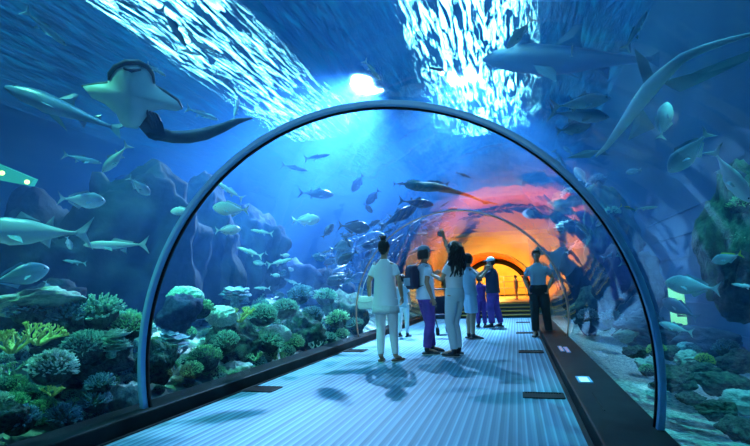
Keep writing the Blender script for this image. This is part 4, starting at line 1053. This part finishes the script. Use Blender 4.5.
for sd in (1, -1):
    s = MB(); s.tube([(sd*.09,.04,.33), (sd*.105,.14,.405), (sd*.11,.27,.36), (sd*.11,.31,.22), (sd*.125,.22,.08), (sd*.12,.05,.03)], .02, 8, flat=.35, side=(1,0,0)); s.build('shoulder_strap', M['strap'], bp_)
# woman with long curly hair photographing overhead
fG = 62; gG = ground(458, 356)
person('woman with long curly dark hair, pale tee and jeans, raising a phone overhead', 458, 356, 1.66, fG,
    dict(woman=True, wide=1.03, voxel=.011, top=('white', .90, .55, .01), loose=.018, bottom=('jeans_pale', 'long', .006), hair='curly', shoe='shoe', tilt=8,
         armL=[(-.215,.08,1.13), (-.13,.31,1.21)], dirL=(.2,.9,.45), armR=[(.17,.18,1.56), (.09,.22,1.80)], dirR=(-.1,.15,1), palmR=(0,1,0), palmL=(0,0,-1),
         legL=[(-.10,.05,.48), (-.11,-.02,.085), (-.13,.18,.03)], legR=[(.10,.10,.48), (.12,.06,.085), (.12,.27,.03)]))
rm = Matrix.Rotation(math.radians(fG), 3, 'Z')
def gadget(name, label, cat, w, h, t, loc, rz, lens=False):
    r = empty(name, label, cat, loc, rz); s = MB(); s.box((0,0,0), (w, t, h)); s.build('case', M['phone'], r, smooth=False, bevel=.004)
    s = MB(); s.box((0,-t/2-.001,0), (w*.86, .002, h*.86)); s.build('screen', M['slate'], r, smooth=False)
    if lens: s = MB(); s.tube([(0,t/2,0), (0,t/2+.05,0)], [.026,.024], 12, dome=False); s.build('lens', M['seal'], r)
gadget('phone', 'phone held up overhead by the curly-haired woman', 'phone', .15, .075, .010, gG+rm @ (V((.08, .275, 1.885))*(1.63/1.7)), math.radians(fG))
# visitor in shorts
fS = -62; gS = ground(472, 339)
person('visitor in pale tee and shorts taking a picture behind the curly-haired woman', 472, 339, 1.62, fS,
    dict(woman=True, voxel=.015, top=('lightblue', .86, .6, .02), loose=.024, bottom=('lightblue', 'short', .012), bottomname='shorts', hair='medium', shoe='shoe',
         armL=[(-.20,.18,1.20), (-.07,.38,1.36)], armR=[(.20,.16,1.20), (.07,.38,1.36)], dirL=(.2,.3,.9), dirR=(-.2,.3,.9), palmL=(1,.3,0), palmR=(-1,.3,0)))
rm = Matrix.Rotation(math.radians(fS), 3, 'Z')
gadget('phone', 'phone in the raised hands of the visitor in shorts', 'phone', .145, .075, .010, gS+rm @ (V((0, .43, 1.41))*(1.62/1.7)), math.radians(fS))
# man with cap and camera
fM = 72; gM = ground(495, 327.5)
person('man in pale blue cap, navy tee and purple trousers aiming a camera left', 495, 327.5, 1.66, fM,
    dict(voxel=.015, wide=1.12, top=('navy', .84, .6, .01), loose=.026, bottom=('purple', 'long', .022), cap='lightblue', hair='short', skin='skin_dark',
         armL=[(-.21,.20,1.22), (-.07,.40,1.36)], armR=[(.21,.18,1.22), (.07,.40,1.36)], dirL=(.3,.7,.5), dirR=(-.3,.7,.5), palmL=(1,0,0), palmR=(-1,0,0),
         legL=[(-.10,.06,.48), (-.13,.02,.085), (-.15,.2,.03)], legR=[(.11,-.02,.48), (.16,-.10,.085), (.19,.08,.03)]))
rm = Matrix.Rotation(math.radians(fM), 3, 'Z')
gadget('camera_compact', 'small dark camera held by the man in the pale blue cap', 'camera', .13, .08, .04, gM+rm @ (V((0, .475, 1.40))*(1.66/1.7)), math.radians(fM), True)
# smaller visitor in purple
person('small visitor in purple clothes with a pale vest beside the man with the camera', 482, 327, 1.26, 20,
    dict(voxel=.018, top=('purple', .82, .6, .01), bottom=('purple', 'long', .018), hair='medium', skin='skin_dark'))
# right-hand visitor facing the camera
person('visitor in grey-blue tee and dark trousers facing the camera beside the right glass', 542, 336.5, 1.66, 172,
    dict(voxel=.012, top=('slate', .93, .62, .0), loose=.02, bottom=('darkcloth', 'long', .018), hair='short', skin='skin_dark', turn=8, tilt=-4,
         armL=[(-.27,-.08,1.14), (-.19,.06,.93)], armR=[(.27,-.08,1.14), (.19,.06,.93)], dirL=(.25,.2,-.95), dirR=(-.25,.2,-.95), curl=.7,
         legL=[(-.11,.02,.48), (-.14,-.02,.085), (-.18,.14,.03)], legR=[(.10,.04,.48), (.11,.03,.085), (.13,.2,.03)]))
# partly hidden child
person('child in pale clothes mostly hidden behind the woman in the white tunic', 404, 337, 1.28, -10,
    dict(woman=True, voxel=.018, top=('lightblue', .80, .6, .02), bottom=('white', 'long', .0), hair='medium', shoe='shoe'))
# far child on the orange platform
person('small child standing on the far platform in the orange glow', 517, 299.5, .98, 100,
    dict(voxel=.02, wide=1.15, top=('orange_glow_cloth', .84, .6, .01), bottom=('orange_glow_cloth', 'long', .01), hair='short'), z=.4)
# pushchair
g = ground(443, 334); pc = empty('pushchair', 'dark pushchair standing between the capped youth and the curly-haired woman', 'pushchair', g, .5)
s = MB()
for sd in (-.2, .2): s.tube([(sd,-.28,.12), (sd,.05,.55), (sd,.22,.95)], .014, 8); s.tube([(sd,.30,.12), (sd,.0,.50), (sd,-.22,.60)], .014, 8)
s.tube([(-.2,.22,.95), (.2,.22,.95)], .018, 8); s.build('frame', M['strap'], pc)
s = MB(); s.box((0,-.02,.40), (.36,.34,.05)); s.build('seat', M['navy'], pc, bevel=.01)
s = MB(); s.loft([[V((x, y, z_)) for x, y in ((-.18,y0),(.18,y0),(.18,y0+.04),(-.18,y0+.04))] for y0, z_ in ((.13,.40),(.20,.80))]); s.build('backrest', M['navy'], pc, bevel=.01)
for sx in (-.22, .22):
    for sy in (-.28, .30): s = MB(); s.tube([(sx-.015,sy,.085), (sx+.015,sy,.085)], .085, 18, dome=False); s.build('wheel', M['seal'], pc, smooth=False)
#PEOPLE_END

# ------------------------------------------------------------------ light
def area(name, loc, sx, sy, rad, col, rot=(0,0,0), spread=PI):
    l = bpy.data.lights.new(name, 'AREA'); l.shape = 'RECTANGLE'; l.size = sx; l.size_y = sy; l.color = col; l.energy = rad*PI*sx*sy; l.spread = spread
    o = bpy.data.objects.new(name, l); C.objects.link(o); o.location = loc; o.rotation_euler = rot; return o
def spot(name, loc, tgt, watts, col, ang=60, blend=.6, r=.08):
    l = bpy.data.lights.new(name, 'SPOT'); l.energy = watts; l.color = col; l.spot_size = math.radians(ang); l.spot_blend = blend; l.shadow_soft_size = r
    o = bpy.data.objects.new(name, l); C.objects.link(o); o.location = loc
    o.rotation_euler = (Vector(tgt)-Vector(loc)).to_track_quat('-Z', 'Y').to_euler(); return o
CY = (.30,.88,1.0)
area('skylight', (-.8, 15, 8.6), 2.0, 13, 52, CY)
area('skylight', (-7.9, 14, 8.6), 1.7, 11, 34, CY)
area('skylight', (-1.2, 1.5, 8.4), 3.6, 8, 18, (.16,.62,1.0), spread=math.radians(75))
spot('reef_spot', (-4.2, 1.5, 6.6), (-4.6, 4.2, .3), 1700, (.20,1.0,.60), 46)
spot('reef_spot', (-4.6, 4.5, 6.6), (-4.4, 7.5, .3), 2000, (.20,1.0,.76), 52)
spot('reef_spot', (2.4, 3.6, 6.6), (1.8, 4.6, 0), 1500, (.12,.95,1.0), 36)
spot('reef_spot', (2.2, 9, 6.6), (2.0, 11, 1.5), 500, (.15,.6,1.0), 60)
spot('shaft_spot', (-4.1, 14.8, 7.8), (-4.4, 8.6, 1), 640000, (.62,.66,1.0), 56, 1.0, .12)
spot('shaft_spot', (-1.2, 15.0, 7.8), (-1.4, 12.0, 0), 240000, (.50,.68,1.0), 84, 1.0, .12)  # extra lamp added amid the skylight glints to brighten the haze
spot('fill_spot', (-1.0, -2.6, 2.2), (-1.3, 6, 1.2), 400, (.40,.84,1.0), 36, .8, .06)  # unseen fill lamp added behind the camera to brighten the visitors' backs
area('hall_lamp', (CX, 30, 3.5), 4, 3, 14, (1.0,.60,.14))
area('hall_lamp', (CX, 24.3, 2.2), .5, 4, 50, (1.0,.56,.12))
w = bpy.data.worlds.new('world'); sc.world = w; w.use_nodes = True
w.node_tree.nodes['Background'].inputs[0].default_value = (.01,.24,.50,1); w.node_tree.nodes['Background'].inputs[1].default_value = .8

sc.view_settings.view_transform = 'Standard'; sc.view_settings.look = 'None'; sc.view_settings.gamma = 1; sc.view_settings.use_curve_mapping = False
sc.view_settings.exposure = 0.2
sc.cycles.max_bounces = 8; sc.cycles.transparent_max_bounces = 24; sc.cycles.volume_bounces = 1; sc.cycles.diffuse_bounces = 3; sc.cycles.glossy_bounces = 4; sc.cycles.transmission_bounces = 6
sc.cycles.use_denoising = True; sc.cycles.sample_clamp_indirect = 4; sc.cycles.caustics_reflective = True; sc.cycles.caustics_refractive = True
